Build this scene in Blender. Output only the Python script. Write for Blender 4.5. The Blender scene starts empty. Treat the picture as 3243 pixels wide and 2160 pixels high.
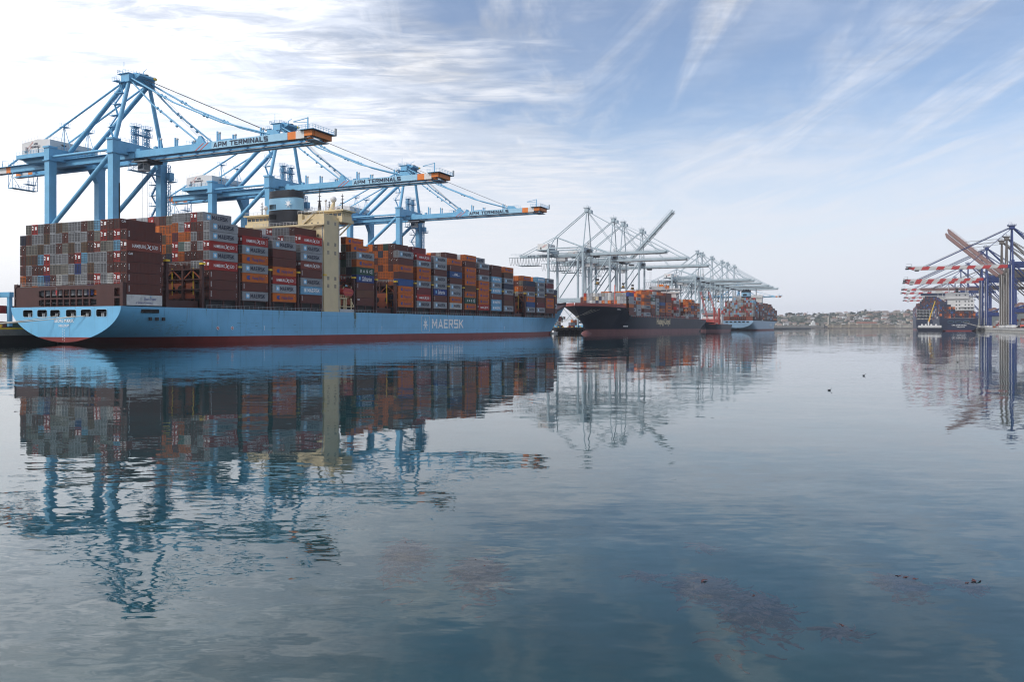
import bpy, math, random
from mathutils import Vector
from mathutils.geometry import tessellate_polygon

random.seed(7)
scene = bpy.context.scene
col = scene.collection
R = math.radians

# ------------------------------------------------------------------ camera
# harbour frame: +X across the basin (towards the open water), +Y along the quay, Z up (metres)
F_PX, CX, HY, CAMH = 2628.0, 1621.5, 1037.0, 5.6
SEA = 1.1           # water level (camera 4.5 m above it)
YAW = math.atan((2830.0 - CX) / F_PX)
CAM = Vector((200.9, -151.0, CAMH))
cam_d = bpy.data.cameras.new('camera')
cam = bpy.data.objects.new('camera', cam_d)
col.objects.link(cam)
cam.location = CAM
cam.rotation_euler = (R(90), 0, YAW)
cam_d.sensor_width = 36
cam_d.lens = F_PX / 3243 * 36
cam_d.shift_y = (HY - 1080) / 3243
cam_d.clip_start = 0.5
cam_d.clip_end = 60000
scene.camera = cam
SIN, COS = math.sin(YAW), math.cos(YAW)


def polar(xpx, d):
    """ground point at forward distance d seen at photo column xpx"""
    X = (xpx - CX) / F_PX * d
    return (CAM.x + X * COS - d * SIN, CAM.y + X * SIN + d * COS)


# ------------------------------------------------------------------ light
SUN_DIR = Vector((-0.72 * COS + 0.42 * SIN, -0.72 * SIN - 0.42 * COS, 0.80)).normalized()   # towards the sun
sun_d = bpy.data.lights.new('sun', 'SUN')
sun_d.energy = 1.3
sun_d.angle = R(10.0)
sun_d.color = (1.0, 0.955, 0.90)
sun = bpy.data.objects.new('sun', sun_d)
col.objects.link(sun)
sun.rotation_euler = SUN_DIR.to_track_quat('Z', 'Y').to_euler()

w = bpy.data.worlds.new('World')
scene.world = w
w.use_nodes = True
wn, wl = w.node_tree.nodes, w.node_tree.links
wn.clear()


def N(tree, typ, **kw):
    n = tree.nodes.new(typ)
    for k, v in kw.items():
        setattr(n, k, v)
    return n


def math_n(tree, op, a, b=None, clamp=False, c=None):
    n = tree.nodes.new('ShaderNodeMath')
    n.operation = op
    n.use_clamp = clamp
    for i, v in enumerate((a, b, c)):
        if v is None:
            continue
        if isinstance(v, (int, float)):
            n.inputs[i].default_value = v
        else:
            tree.links.new(v, n.inputs[i])
    return n.outputs[0]


def ramp(tree, val, lo, hi, smooth=True, o0=0.0, o1=1.0):
    n = tree.nodes.new('ShaderNodeMapRange')
    n.interpolation_type = 'SMOOTHSTEP' if smooth else 'LINEAR'
    n.inputs['From Min'].default_value = lo
    n.inputs['From Max'].default_value = hi
    n.inputs['To Min'].default_value = o0
    n.inputs['To Max'].default_value = o1
    tree.links.new(val, n.inputs['Value'])
    return n.outputs['Result']


def noise(tree, vec, scale, detail=4, rough=0.5, dist=0.0, out='Fac'):
    n = tree.nodes.new('ShaderNodeTexNoise')
    n.inputs['Scale'].default_value = scale
    n.inputs['Detail'].default_value = detail
    n.inputs['Roughness'].default_value = rough
    n.inputs['Distortion'].default_value = dist
    if vec is not None:
        tree.links.new(vec, n.inputs['Vector'])
    return n.outputs[out]


def combine(tree, x, y, z=0.0):
    n = tree.nodes.new('ShaderNodeCombineXYZ')
    for i, v in enumerate((x, y, z)):
        if isinstance(v, (int, float)):
            n.inputs[i].default_value = v
        else:
            tree.links.new(v, n.inputs[i])
    return n.outputs[0]


def mixc(tree, fac, a, b, typ='MIX'):
    n = tree.nodes.new('ShaderNodeMix')
    n.data_type = 'RGBA'
    n.blend_type = typ
    for i, v in ((0, fac), (6, a), (7, b)):
        if isinstance(v, (int, float)):
            n.inputs[i].default_value = v
        elif isinstance(v, tuple):
            n.inputs[i].default_value = (*v, 1) if len(v) == 3 else v
        else:
            tree.links.new(v, n.inputs[i])
    return n.outputs[2]


wt = w.node_tree
sky = N(wt, 'ShaderNodeTexSky', sky_type='NISHITA', sun_disc=False)
sky.sun_elevation = math.asin(SUN_DIR.z)
sky.sun_rotation = math.atan2(SUN_DIR.x, SUN_DIR.y)
sky.air_density = 1.0
sky.dust_density = 0.6
sky.ozone_density = 4.0
tc = N(wt, 'ShaderNodeTexCoord')
rot = N(wt, 'ShaderNodeVectorRotate', rotation_type='Z_AXIS')
rot.inputs['Angle'].default_value = -YAW
wl.new(tc.outputs['Generated'], rot.inputs['Vector'])
sep = N(wt, 'ShaderNodeSeparateXYZ')
wl.new(rot.outputs[0], sep.inputs[0])
dz = math_n(wt, 'MAXIMUM', sep.outputs[2], 0.02)
u = math_n(wt, 'DIVIDE', sep.outputs[0], dz)          # cloud layer, seen in plan
v = math_n(wt, 'DIVIDE', sep.outputs[1], dz)
uv = combine(wt, u, v)
warp = noise(wt, uv, 0.55, 4, 0.55)
warp2 = noise(wt, uv, 2.2, 3, 0.6)
# the broad sheet of high cloud on one side
edge = math_n(wt, 'ADD', math_n(wt, 'MULTIPLY', u, -0.944), math_n(wt, 'MULTIPLY', v, 0.329))
edge = math_n(wt, 'ADD', edge, -0.95)
edge = math_n(wt, 'ADD', edge, math_n(wt, 'MULTIPLY', math_n(wt, 'ADD', warp, -0.5), 2.0))
edge = math_n(wt, 'ADD', edge, math_n(wt, 'MULTIPLY', math_n(wt, 'ADD', warp2, -0.5), 1.1))
sheet = ramp(wt, edge, -0.20, 0.62)
fine_v = N(wt, 'ShaderNodeMapping')
wl.new(uv, fine_v.inputs[0])
fine_v.inputs['Rotation'].default_value = (0, 0, R(28))
fine_v.inputs['Scale'].default_value = (3.2, 8.5, 1)
fine = noise(wt, fine_v.outputs[0], 1.0, 5, 0.62, 0.6)
fine2 = noise(wt, uv, 1.3, 5, 0.6, 0.3)
tex = math_n(wt, 'MULTIPLY', ramp(wt, fine, 0.33, 0.66), ramp(wt, fine2, 0.30, 0.60))
sheet = math_n(wt, 'MULTIPLY', sheet, math_n(wt, 'ADD', math_n(wt, 'MULTIPLY', tex, 0.52), 0.50), clamp=True)
# streaks of cirrus, drawn out along the wind
st_m = N(wt, 'ShaderNodeMapping')
wl.new(uv, st_m.inputs[0])
st_m.inputs['Rotation'].default_value = (0, 0, R(7))
st_m.inputs['Scale'].default_value = (1.9, 0.24, 1)
st = noise(wt, st_m.outputs[0], 1.0, 6, 0.6, 0.9)
st_b = noise(wt, uv, 0.30, 3, 0.5)
streak = math_n(wt, 'MULTIPLY', ramp(wt, st, 0.40, 0.66), ramp(wt, st_b, 0.26, 0.50))
fs_m = N(wt, 'ShaderNodeMapping')
wl.new(uv, fs_m.inputs[0])
fs_m.inputs['Rotation'].default_value = (0, 0, R(-12))
fs_m.inputs['Scale'].default_value = (5.0, 0.8, 1)
fs = noise(wt, fs_m.outputs[0], 1.0, 6, 0.65, 0.5)
streak = math_n(wt, 'MULTIPLY', streak, ramp(wt, fs, 0.25, 0.65, o0=0.45, o1=1.0))
streak = math_n(wt, 'MULTIPLY', streak, 0.88)
horizon = ramp(wt, sep.outputs[2], 0.27, 0.03, o0=0.0, o1=0.95)
mott_m = N(wt, 'ShaderNodeMapping')
wl.new(uv, mott_m.inputs[0])
mott_m.inputs['Rotation'].default_value = (0, 0, R(-25))
mott_m.inputs['Scale'].default_value = (0.9, 0.45, 1)
mott = noise(wt, mott_m.outputs[0], 1.0, 6, 0.62, 0.5)
veil = math_n(wt, 'MULTIPLY', ramp(wt, mott, 0.34, 0.74), ramp(wt, v, 2.4, 4.5, o0=0.30, o1=0.80))
cloud = math_n(wt, 'MAXIMUM', sheet, math_n(wt, 'MAXIMUM', streak, veil))
cloud = math_n(wt, 'MAXIMUM', cloud, ramp(wt, sep.outputs[1], 0.10, -0.45, o0=0.0, o1=0.85))   # unseen overcast added behind the viewer as fill for shaded sides
cloud = math_n(wt, 'SUBTRACT', 1.0, math_n(wt, 'MULTIPLY', math_n(wt, 'SUBTRACT', 1.0, cloud), math_n(wt, 'SUBTRACT', 1.0, horizon)), clamp=True)
bg_sky = N(wt, 'ShaderNodeBackground')
bg_sky.inputs['Strength'].default_value = 0.10
tint = mixc(wt, 1.0, sky.outputs[0], (1.13, 0.98, 0.90), 'MULTIPLY')
wl.new(tint, bg_sky.inputs['Color'])
bg_cl = N(wt, 'ShaderNodeBackground')
glow = ramp(wt, math_n(wt, 'ADD', math_n(wt, 'MULTIPLY', sep.outputs[0], -1.0), math_n(wt, 'MULTIPLY', sep.outputs[1], 0.1)), -0.55, 0.75, smooth=False)
cl_col = mixc(wt, glow, (0.76, 0.81, 0.92), (0.97, 0.97, 0.99))
wl.new(cl_col, bg_cl.inputs['Color'])
mot_m = N(wt, 'ShaderNodeMapping')
wl.new(uv, mot_m.inputs[0])
mot_m.inputs['Rotation'].default_value = (0, 0, R(20))
mot_m.inputs['Scale'].default_value = (2.0, 3.6, 1)
mot = noise(wt, mot_m.outputs[0], 1.0, 6, 0.62, 0.4)
mottle = ramp(wt, math_n(wt, 'ADD', math_n(wt, 'MULTIPLY', mot, .65), math_n(wt, 'MULTIPLY', fine, .35)), 0.36, 0.62, o0=-0.30, o1=0.06)
mottle = math_n(wt, 'ADD', 1.0, math_n(wt, 'MULTIPLY', mottle, ramp(wt, sep.outputs[2], 0.15, 0.34)))
sunward = math_n(wt, 'MULTIPLY', ramp(wt, sep.outputs[0], 0.0, -0.56), ramp(wt, sep.outputs[2], 0.0, 0.32))
wl.new(math_n(wt, 'MULTIPLY', math_n(wt, 'MULTIPLY', math_n(wt, 'ADD', math_n(wt, 'MULTIPLY', sunward, 1.05), 1.0), mottle), 0.60), bg_cl.inputs['Strength'])
mixs = N(wt, 'ShaderNodeMixShader')
wl.new(cloud, mixs.inputs[0])
wl.new(bg_sky.outputs[0], mixs.inputs[1])
wl.new(bg_cl.outputs[0], mixs.inputs[2])
wo = N(wt, 'ShaderNodeOutputWorld')
wl.new(mixs.outputs[0], wo.inputs['Surface'])

scene.view_settings.view_transform = 'Standard'
scene.view_settings.look = 'None'
scene.view_settings.exposure = 0.75
scene.view_settings.gamma = 1.0
scene.cycles.filter_width = 1.15
scene.cycles.max_bounces = 6
scene.cycles.diffuse_bounces = 2
scene.cycles.glossy_bounces = 3
scene.cycles.transparent_max_bounces = 8
scene.cycles.caustics_reflective = False
scene.cycles.caustics_refractive = False


# ------------------------------------------------------------------ mesh helper
class MB:
    def __init__(self):
        self.v, self.f, self.m, self.s, self.c = [], [], [], [], []
        self.mats = []
        self.xf = None

    def mi(self, m):
        if m not in self.mats:
            self.mats.append(m)
        return self.mats.index(m)

    def add(self, verts, faces, m, smooth=False, c=None):
        b = len(self.v)
        if self.xf:
            verts = [self.xf(p) for p in verts]
        self.v += [tuple(p) for p in verts]
        k = self.mi(m)
        for f in faces:
            self.f.append(tuple(b + i for i in f))
            self.m.append(k)
            self.s.append(smooth)
            self.c.append(c)
        return self

    def box(self, x0, x1, y0, y1, z0, z1, m, c=None):
        return self.add([(x0, y0, z0), (x1, y0, z0), (x1, y1, z0), (x0, y1, z0), (x0, y0, z1), (x1, y0, z1), (x1, y1, z1), (x0, y1, z1)],
                        [(0, 3, 2, 1), (4, 5, 6, 7), (0, 1, 5, 4), (1, 2, 6, 5), (2, 3, 7, 6), (3, 0, 4, 7)], m, c=c)

    def bar(self, p, q, a, b, m, up=(0, 0, 1)):
        p, q = Vector(p), Vector(q)
        d = q - p
        if d.length < 1e-6:
            return self
        d.normalize()
        up = Vector(up)
        if abs(d.dot(up)) > 0.98:
            up = Vector((0, 1, 0)) if abs(d.y) < 0.9 else Vector((1, 0, 0))
        sd = d.cross(up).normalized()
        up = sd.cross(d)
        vs = [e + sd * (a / 2 * i) + up * (b / 2 * j) for e in (p, q) for i, j in ((-1, -1), (1, -1), (1, 1), (-1, 1))]
        return self.add(vs, [(3, 2, 1, 0), (4, 5, 6, 7), (0, 1, 5, 4), (1, 2, 6, 5), (2, 3, 7, 6), (3, 0, 4, 7)], m)

    def tube(self, p, q, r, m, n=10, r2=None):
        p, q = Vector(p), Vector(q)
        d = (q - p).normalized()
        up = Vector((0, 0, 1)) if abs(d.z) < 0.95 else Vector((1, 0, 0))
        a = d.cross(up).normalized()
        b = a.cross(d)
        r2 = r if r2 is None else r2
        vs = []
        for e, rr in ((p, r), (q, r2)):
            for i in range(n):
                t = 2 * math.pi * i / n
                vs.append(e + a * (rr * math.cos(t)) + b * (rr * math.sin(t)))
        self.add(vs, [(i, (i + 1) % n, n + (i + 1) % n, n + i) for i in range(n)], m, True)
        self.add(vs[:n], [tuple(range(n - 1, -1, -1))], m)
        self.add(vs[n:], [tuple(range(n))], m)
        return self

    def path(self, pts, r, m, n=5):
        for a, b in zip(pts, pts[1:]):
            self.tube(a, b, r, m, n)
        return self

    def prism(self, poly, o, U, V, W, m):
        """polygon in (u, v) pushed from origin o along W"""
        o, U, V, W = Vector(o), Vector(U), Vector(V), Vector(W)
        n = len(poly)
        vs = [o + U * a + V * b for a, b in poly] + [o + U * a + V * b + W for a, b in poly]
        fs = [tuple(range(n)), tuple(range(2 * n - 1, n - 1, -1))] + [(i, n + i, n + (i + 1) % n, (i + 1) % n) for i in range(n)]
        return self.add(vs, fs, m)

    def ball(self, c, r, m, sz=(1, 1, 1), nu=10, nv=6):
        vs, fs = [], []
        for j in range(nv + 1):
            ph = math.pi * j / nv
            for i in range(nu):
                th = 2 * math.pi * i / nu
                vs.append((c[0] + r * sz[0] * math.sin(ph) * math.cos(th), c[1] + r * sz[1] * math.sin(ph) * math.sin(th), c[2] + r * sz[2] * math.cos(ph)))
        for j in range(nv):
            for i in range(nu):
                fs.append((j * nu + i, (j + 1) * nu + i, (j + 1) * nu + (i + 1) % nu, j * nu + (i + 1) % nu))
        return self.add(vs, fs, m, True)

    def rail(self, pts, m, h=1.1, step=2.0, w=0.07):
        for a, b in zip(pts, pts[1:]):
            a, b = Vector(a), Vector(b)
            L = (b - a).length
            k = max(1, int(L / step))
            for i in range(k + 1):
                p = a.lerp(b, i / k)
                self.bar(p, p + Vector((0, 0, h)), w, w, m)
            for hh in (h, h * 0.55):
                self.bar(a + Vector((0, 0, hh)), b + Vector((0, 0, hh)), w, w, m)
        return self

    def lattice(self, x, y, z0, z1, wx, wy, m, r=0.09, step=1.6):
        cs = [(x - wx / 2, y - wy / 2), (x + wx / 2, y - wy / 2), (x + wx / 2, y + wy / 2), (x - wx / 2, y + wy / 2)]
        for c in cs:
            self.bar((*c, z0), (*c, z1), r * 1.6, r * 1.6, m)
        k = max(1, int((z1 - z0) / step))
        for i in range(k):
            a, b = z0 + (z1 - z0) * i / k, z0 + (z1 - z0) * (i + 1) / k
            for j in range(4):
                p, q = cs[j], cs[(j + 1) % 4]
                if (i + j) % 2:
                    p, q = q, p
                self.bar((*p, a), (*q, b), r, r, m)
                self.bar((*p, b), (*q, b), r, r, m)
        return self

    def text(self, s, o, U, V, w_, h_, m, bold=0.0, shear=0.0):
        """lettering fitted into a w x h box; o = lower left corner, U right, V up"""
        vs, fs = text_raw(s, bold, shear)
        xs = [p[0] for p in vs]
        ys = [p[1] for p in vs]
        x0, x1, y0, y1 = min(xs), max(xs), min(ys), max(ys)
        o, U, V = Vector(o), Vector(U), Vector(V)
        return self.add([o + U * ((p[0] - x0) / (x1 - x0) * w_) + V * ((p[1] - y0) / (y1 - y0) * h_) for p in vs], fs, m)

    def block(self, s, o, U, V, w_, h_, m, th=0.17):
        """square-built capital lettering, every stroke a flat plate"""
        o, U, V = Vector(o), Vector(U), Vector(V)
        nrm = U.cross(V).normalized()
        adv = sum(GLYPH_W.get(c, 1.0) + 0.24 for c in s) - 0.24
        kx = w_ / adv
        x, lift = 0.0, 0.0
        for c in s:
            gw = GLYPH_W.get(c, 1.0)
            for p, q in GLYPH.get(c, ()):
                a = Vector(((x + p[0] * gw) * kx, p[1] * h_))
                b = Vector(((x + q[0] * gw) * kx, q[1] * h_))
                d = b - a
                L = d.length
                d /= L
                t = th * h_ * (1.0 if abs(d.x) > .9 else 1.12) / 2
                n = Vector((-d.y, d.x)) * t
                e = d * (t * .85 if abs(d.x) < .05 or abs(d.y) < .05 else t * .2)
                lift = lift + .003
                pts = [a - e - n, b + e - n, b + e + n, a - e + n]
                self.add([o + U * (min(max(k.x, x * kx - t), (x + gw) * kx + t)) + V * (min(max(k.y, 0), h_)) + nrm * lift for k in pts], [(0, 1, 2, 3)], m)
            x += gw + 0.24
        return self

    def star(self, c, U, V, r, m, n=7, inner=0.38):
        c, U, V = Vector(c), Vector(U), Vector(V)
        vs = [c]
        for i in range(2 * n):
            t = math.pi * i / n
            rr = r if i % 2 == 0 else r * inner
            vs.append(c + U * (rr * math.sin(t)) + V * (rr * math.cos(t)))
        return self.add(vs, [(0, 1 + (i + 1) % (2 * n), 1 + i) for i in range(2 * n)], m)

    def quad(self, o, U, V, w_, h_, m):
        o, U, V = Vector(o), Vector(U), Vector(V)
        return self.add([o, o + U * w_, o + U * w_ + V * h_, o + V * h_], [(0, 1, 2, 3)], m)

    def mesh(self, name):
        me = bpy.data.meshes.new(name)
        me.from_pydata(self.v, [], self.f)
        for m in self.mats:
            me.materials.append(m)
        me.polygons.foreach_set('material_index', self.m)
        me.polygons.foreach_set('use_smooth', self.s)
        if any(c is not None for c in self.c):
            at = me.color_attributes.new('paint', 'FLOAT_COLOR', 'CORNER')
            buf = []
            for p, c in zip(me.polygons, self.c):
                buf += list((*(c or (0.5, 0.5, 0.5)), 1.0)) * p.loop_total
            at.data.foreach_set('color', buf)
        me.update()
        return me

    def build(self, name, parent=None, loc=None):
        return link(name, self.mesh(name), parent, loc)


def link(name, me, parent=None, loc=None):
    o = bpy.data.objects.new(name, me)
    col.objects.link(o)
    if parent is not None:
        o.parent = parent
    if loc is not None:
        o.location = loc
    return o


def tag(o, label=None, cat=None, group=None, kind=None):
    if label:
        o['label'] = label
    if cat:
        o['category'] = cat
    if group:
        o['group'] = group
    if kind:
        o['kind'] = kind
    return o


def empty(name, loc=(0, 0, 0), rz=0.0):
    o = bpy.data.objects.new(name, None)
    col.objects.link(o)
    o.location = loc
    o.rotation_euler = (0, 0, rz)
    return o


def copy_tree(o, parent=None):
    c = o.copy()
    col.objects.link(c)
    c.parent = parent
    for ch in list(o.children):
        copy_tree(ch, c)
    return c


_l, _r, _b, _t, _m = .1, .9, .08, .92, .5
GLYPH = {
    'M': [((_l, 0), (_l, 1)), ((_r, 0), (_r, 1)), ((_l + .02, 1), (.5, .3)), ((_r - .02, 1), (.5, .3))],
    'A': [((.08, 0), (.5, 1)), ((.92, 0), (.5, 1)), ((.25, .27), (.75, .27))],
    'E': [((_l, 0), (_l, 1)), ((_l, _t), (_r, _t)), ((_l, _m), (.8, _m)), ((_l, _b), (_r, _b))],
    'R': [((_l, 0), (_l, 1)), ((_l, _t), (.85, _t)), ((.88, .55), (.88, .88)), ((_l, .48), (.85, .48)), ((.5, .48), (.92, 0))],
    'S': [((_l, _t), (_r, _t)), ((_l, .55), (_l, .9)), ((_l, _m), (_r, _m)), ((_r, .1), (_r, .45)), ((_l, _b), (_r, _b))],
    'K': [((_l, 0), (_l, 1)), ((.2, .45), (.9, 1)), ((.36, .58), (.92, 0))],
    'P': [((_l, 0), (_l, 1)), ((_l, _t), (.85, _t)), ((.88, .5), (.88, .88)), ((_l, .42), (.85, .42))],
    'T': [((0, _t), (1, _t)), ((.5, 0), (.5, 1))],
    'I': [((.5, 0), (.5, 1))],
    'N': [((_l, 0), (_l, 1)), ((_r, 0), (_r, 1)), ((_l + .03, 1), (_r - .03, 0))],
    'L': [((_l, 0), (_l, 1)), ((_l, _b), (_r, _b))],
}
GLYPH_W = {'I': .28, 'M': 1.15, ' ': .45, 'L': .85, 'E': .88}
_txt = {}


def text_raw(s, bold=0.0, shear=0.0):
    k = (s, bold, shear)
    if k in _txt:
        return _txt[k]
    cu = bpy.data.curves.new('lettering', 'FONT')
    cu.body = s
    cu.size = 1.0
    cu.offset = bold
    cu.shear = shear
    cu.resolution_u = 3
    cu.space_character = 1.0 + bold * 3
    ob = bpy.data.objects.new('lettering', cu)
    col.objects.link(ob)
    dg = bpy.context.evaluated_depsgraph_get()
    dg.update()
    me = bpy.data.meshes.new_from_object(ob.evaluated_get(dg))
    out = ([tuple(p.co) for p in me.vertices], [tuple(p.vertices) for p in me.polygons])
    bpy.data.objects.remove(ob)
    bpy.data.meshes.remove(me)
    bpy.data.curves.remove(cu)
    _txt[k] = out
    return out


for _s, _b, _h in (('APM', .03, 0), ('TERMINALS', .03, 0), ('HAMBURG', .012, 0), ('SÜD', .012, 0),
                   ('Hapag-Lloyd', .012, .1), ('Hapag-Lloyd', .06, 0), ('UASC', .02, 0), ('Safmarine', .005, .35), ('DAL', .03, .3), ('CAI', .02, 0), ('K', .02, 0),
                   ('GEORG MÆRSK', .012, 0), ('HELLERUP', .012, 0), ('Shore Power', .004, 0), ('a Green Connect', .004, 0), ('DELAWARE EXPRESS', .012, .2),
                   ('CMA CGM', .02, 0), ('VALLETTA', .02, 0)):
    text_raw(_s, _b, _h)


# ------------------------------------------------------------------ materials
def mat(name, c, rough=0.55, metal=0.0, var=0.12, vs=0.35, rust=0.0, streak=0.0, spec=0.4):
    m = bpy.data.materials.new(name)
    m.use_nodes = True
    t = m.node_tree
    b = t.nodes['Principled BSDF']
    b.inputs['Roughness'].default_value = rough
    b.inputs['Metallic'].default_value = metal
    b.inputs['Specular IOR Level'].default_value = spec
    g = N(t, 'ShaderNodeTexCoord')
    n1 = noise(t, g.outputs['Object'], vs, 5, 0.6)
    c = (*c, 1)
    lo = tuple(x * (1 - var) for x in c[:3])
    hi = tuple(min(1, x * (1 + var)) for x in c[:3])
    cc = mixc(t, ramp(t, n1, 0.3, 0.7), lo, hi)
    if streak:
        mp = N(t, 'ShaderNodeMapping')
        t.links.new(g.outputs['Object'], mp.inputs[0])
        mp.inputs['Scale'].default_value = (0.9, 0.9, 0.06)
        n2 = noise(t, mp.outputs[0], 0.8, 5, 0.65)
        cc = mixc(t, math_n(t, 'MULTIPLY', ramp(t, n2, 0.56, 0.74), streak), cc, (0.10, 0.075, 0.05))
    if rust:
        n3 = noise(t, g.outputs['Object'], vs * 3.1, 6, 0.7, 0.4)
        cc = mixc(t, math_n(t, 'MULTIPLY', ramp(t, n3, 0.57, 0.72), rust), cc, (0.13, 0.055, 0.025))
    t.links.new(cc, b.inputs['Base Color'])
    return m


def paint_mat(name, source, rough=0.6):
    """weathered steel paint whose colour belongs to each box"""
    m = bpy.data.materials.new(name)
    m.use_nodes = True
    t = m.node_tree
    b = t.nodes['Principled BSDF']
    b.inputs['Roughness'].default_value = rough
    b.inputs['Specular IOR Level'].default_value = 0.3
    g = N(t, 'ShaderNodeTexCoord')
    if source == 'object':
        oi = N(t, 'ShaderNodeObjectInfo')
        base = oi.outputs['Color']
        off = N(t, 'ShaderNodeVectorMath', operation='ADD')
        t.links.new(g.outputs['Object'], off.inputs[0])
        rr = combine(t, math_n(t, 'MULTIPLY', oi.outputs['Random'], 170.0), math_n(t, 'MULTIPLY', oi.outputs['Random'], 91.0))
        t.links.new(rr, off.inputs[1])
        vec = off.outputs[0]
    else:
        at = N(t, 'ShaderNodeAttribute', attribute_name='paint')
        base = at.outputs['Color']
        vec = g.outputs['Object']
    n1 = noise(t, vec, 0.5, 4, 0.6)
    c1 = mixc(t, ramp(t, n1, 0.25, 0.75, o0=0.0, o1=0.30), base, (0.05, 0.045, 0.045))
    mp = N(t, 'ShaderNodeMapping')
    t.links.new(vec, mp.inputs[0])
    mp.inputs['Scale'].default_value = (2.2, 2.2, 0.12)
    n2 = noise(t, mp.outputs[0], 1.0, 4, 0.6)
    c2 = mixc(t, ramp(t, n2, 0.58, 0.78, o0=0, o1=0.42), c1, (0.09, 0.06, 0.045))
    n3 = noise(t, vec, 1.7, 5, 0.7)
    c3 = mixc(t, ramp(t, n3, 0.64, 0.74, o0=0, o1=0.55), c2, (0.12, 0.05, 0.025))
    t.links.new(c3, b.inputs['Base Color'])
    return m


M = {}
M['crane_blue'] = mat('crane_blue', (0.16, 0.42, 0.64), 0.45, var=0.07, streak=0.12)
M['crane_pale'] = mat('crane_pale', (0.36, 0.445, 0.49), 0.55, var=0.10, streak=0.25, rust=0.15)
M['crane_navy'] = mat('crane_navy', (0.018, 0.038, 0.15), 0.5, var=0.10)
M['crane_brown'] = mat('crane_brown', (0.13, 0.115, 0.10), 0.6, var=0.10)
M['boom_pink'] = mat('boom_pink', (0.27, 0.165, 0.15), 0.6, var=0.14, rust=0.2)
M['orange'] = mat('orange_paint', (0.72, 0.20, 0.03), 0.5, var=0.06)
M['white'] = mat('white_paint', (0.66, 0.66, 0.65), 0.5, var=0.05, streak=0.12)
M['letter_white'] = mat('letter_white', (0.93, 0.93, 0.93), 0.6, var=0.05)
M['letter_navy'] = mat('letter_navy', (0.012, 0.02, 0.05), 0.6, var=0.05)
M['panel_pale'] = mat('panel_pale', (0.33, 0.56, 0.72), 0.5, var=0.04)
M['red'] = mat('red_paint', (0.40, 0.035, 0.035), 0.5, var=0.08)
M['coral'] = mat('coral_paint', (0.62, 0.13, 0.10), 0.5, var=0.05)
M['spreader'] = mat('spreader_paint', (0.30, 0.19, 0.04), 0.6, var=0.3)
M['seam'] = mat('hull_seam', (0.085, 0.25, 0.40), 0.5, var=0.1)
M['stain'] = mat('hull_stain', (0.12, 0.24, 0.29), 0.6, var=0.35, vs=1.5)
M['stain_dark'] = mat('hull_stain_dark', (0.085, 0.12, 0.10), 0.6, var=0.35, vs=1.5)
M['scuff'] = mat('hull_scuff', (0.05, 0.09, 0.12), 0.6, var=0.3)
M['bulwark_red'] = mat('bulwark_red', (0.36, 0.10, 0.085), 0.6, var=0.15, rust=0.2)
M['stripe_white'] = mat('stripe_white', (0.50, 0.50, 0.49), 0.6, var=0.08)
M['ship_red'] = mat('ship_red', (0.34, 0.06, 0.05), 0.55, var=0.12)
M['dark'] = mat('dark_steel', (0.018, 0.018, 0.020), 0.6, var=0.2)
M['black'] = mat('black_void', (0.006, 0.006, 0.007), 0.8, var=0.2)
M['cable'] = mat('cable', (0.03, 0.03, 0.035), 0.6)
M['galv'] = mat('galvanised', (0.45, 0.47, 0.48), 0.45, var=0.1)
M['yellow'] = mat('yellow_paint', (0.72, 0.48, 0.04), 0.5, var=0.1)
M['hull_blue'] = mat('hull_blue', (0.165, 0.455, 0.70), 0.38, var=0.07, vs=0.12, streak=0.30)
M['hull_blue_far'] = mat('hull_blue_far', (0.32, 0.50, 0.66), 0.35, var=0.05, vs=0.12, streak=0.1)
M['boot_red'] = mat('boot_red', (0.20, 0.030, 0.026), 0.5, var=0.14, vs=0.15, streak=0.2)
M['hull_navy'] = mat('hull_navy', (0.010, 0.014, 0.030), 0.45, var=0.2, vs=0.12, streak=0.08, spec=0.25)
M['boot_pink'] = mat('boot_pink', (0.20, 0.085, 0.085), 0.55, var=0.12, vs=0.15)
M['hull_royal'] = mat('hull_royal', (0.012, 0.020, 0.05), 0.5, var=0.2, vs=0.12)
M['deck_brown'] = mat('deck_brown', (0.056, 0.019, 0.016), 0.6, var=0.12)
M['deck_rust'] = mat('deck_rust', (0.22, 0.055, 0.025), 0.65, var=0.25, vs=0.25, rust=0.3)
M['cream'] = mat('cream_paint', (0.66, 0.54, 0.33), 0.5, var=0.05, streak=0.12)
M['glass'] = mat('window_glass', (0.03, 0.04, 0.05), 0.12, var=0.2, spec=0.8)
M['ship_white'] = mat('ship_white', (0.62, 0.62, 0.61), 0.5, var=0.05, streak=0.2)
M['funnel_blue'] = mat('funnel_blue', (0.30, 0.56, 0.74), 0.4, var=0.04)
M['funnel_black'] = mat('funnel_black', (0.014, 0.016, 0.022), 0.45, var=0.2)
M['house_grey'] = mat('house_grey', (0.62, 0.62, 0.62), 0.55, var=0.04)
M['concrete'] = mat('concrete', (0.20, 0.19, 0.175), 0.85, var=0.25, vs=0.4, streak=0.35)
M['concrete_pale'] = mat('concrete_pale', (0.48, 0.47, 0.45), 0.8, var=0.15)
M['asphalt'] = mat('asphalt', (0.06, 0.06, 0.06), 0.9, var=0.2, vs=0.05)
M['rubber'] = mat('rubber', (0.012, 0.012, 0.012), 0.8)
M['rope'] = mat('rope', (0.55, 0.52, 0.46), 0.8)
M['paint_obj'] = paint_mat('container_paint', 'object')
M['paint_att'] = paint_mat('container_paint_mass', 'attr')
M['kelp'] = mat('kelp', (0.075, 0.030, 0.030), 0.6, var=0.4, vs=2.0)
M['emblem_blue'] = mat('emblem_blue', (0.20, 0.50, 0.75), 0.6, var=0.04)
M['hapag_blue'] = mat('mark_blue', (0.03, 0.06, 0.25), 0.6, var=0.04)

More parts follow.
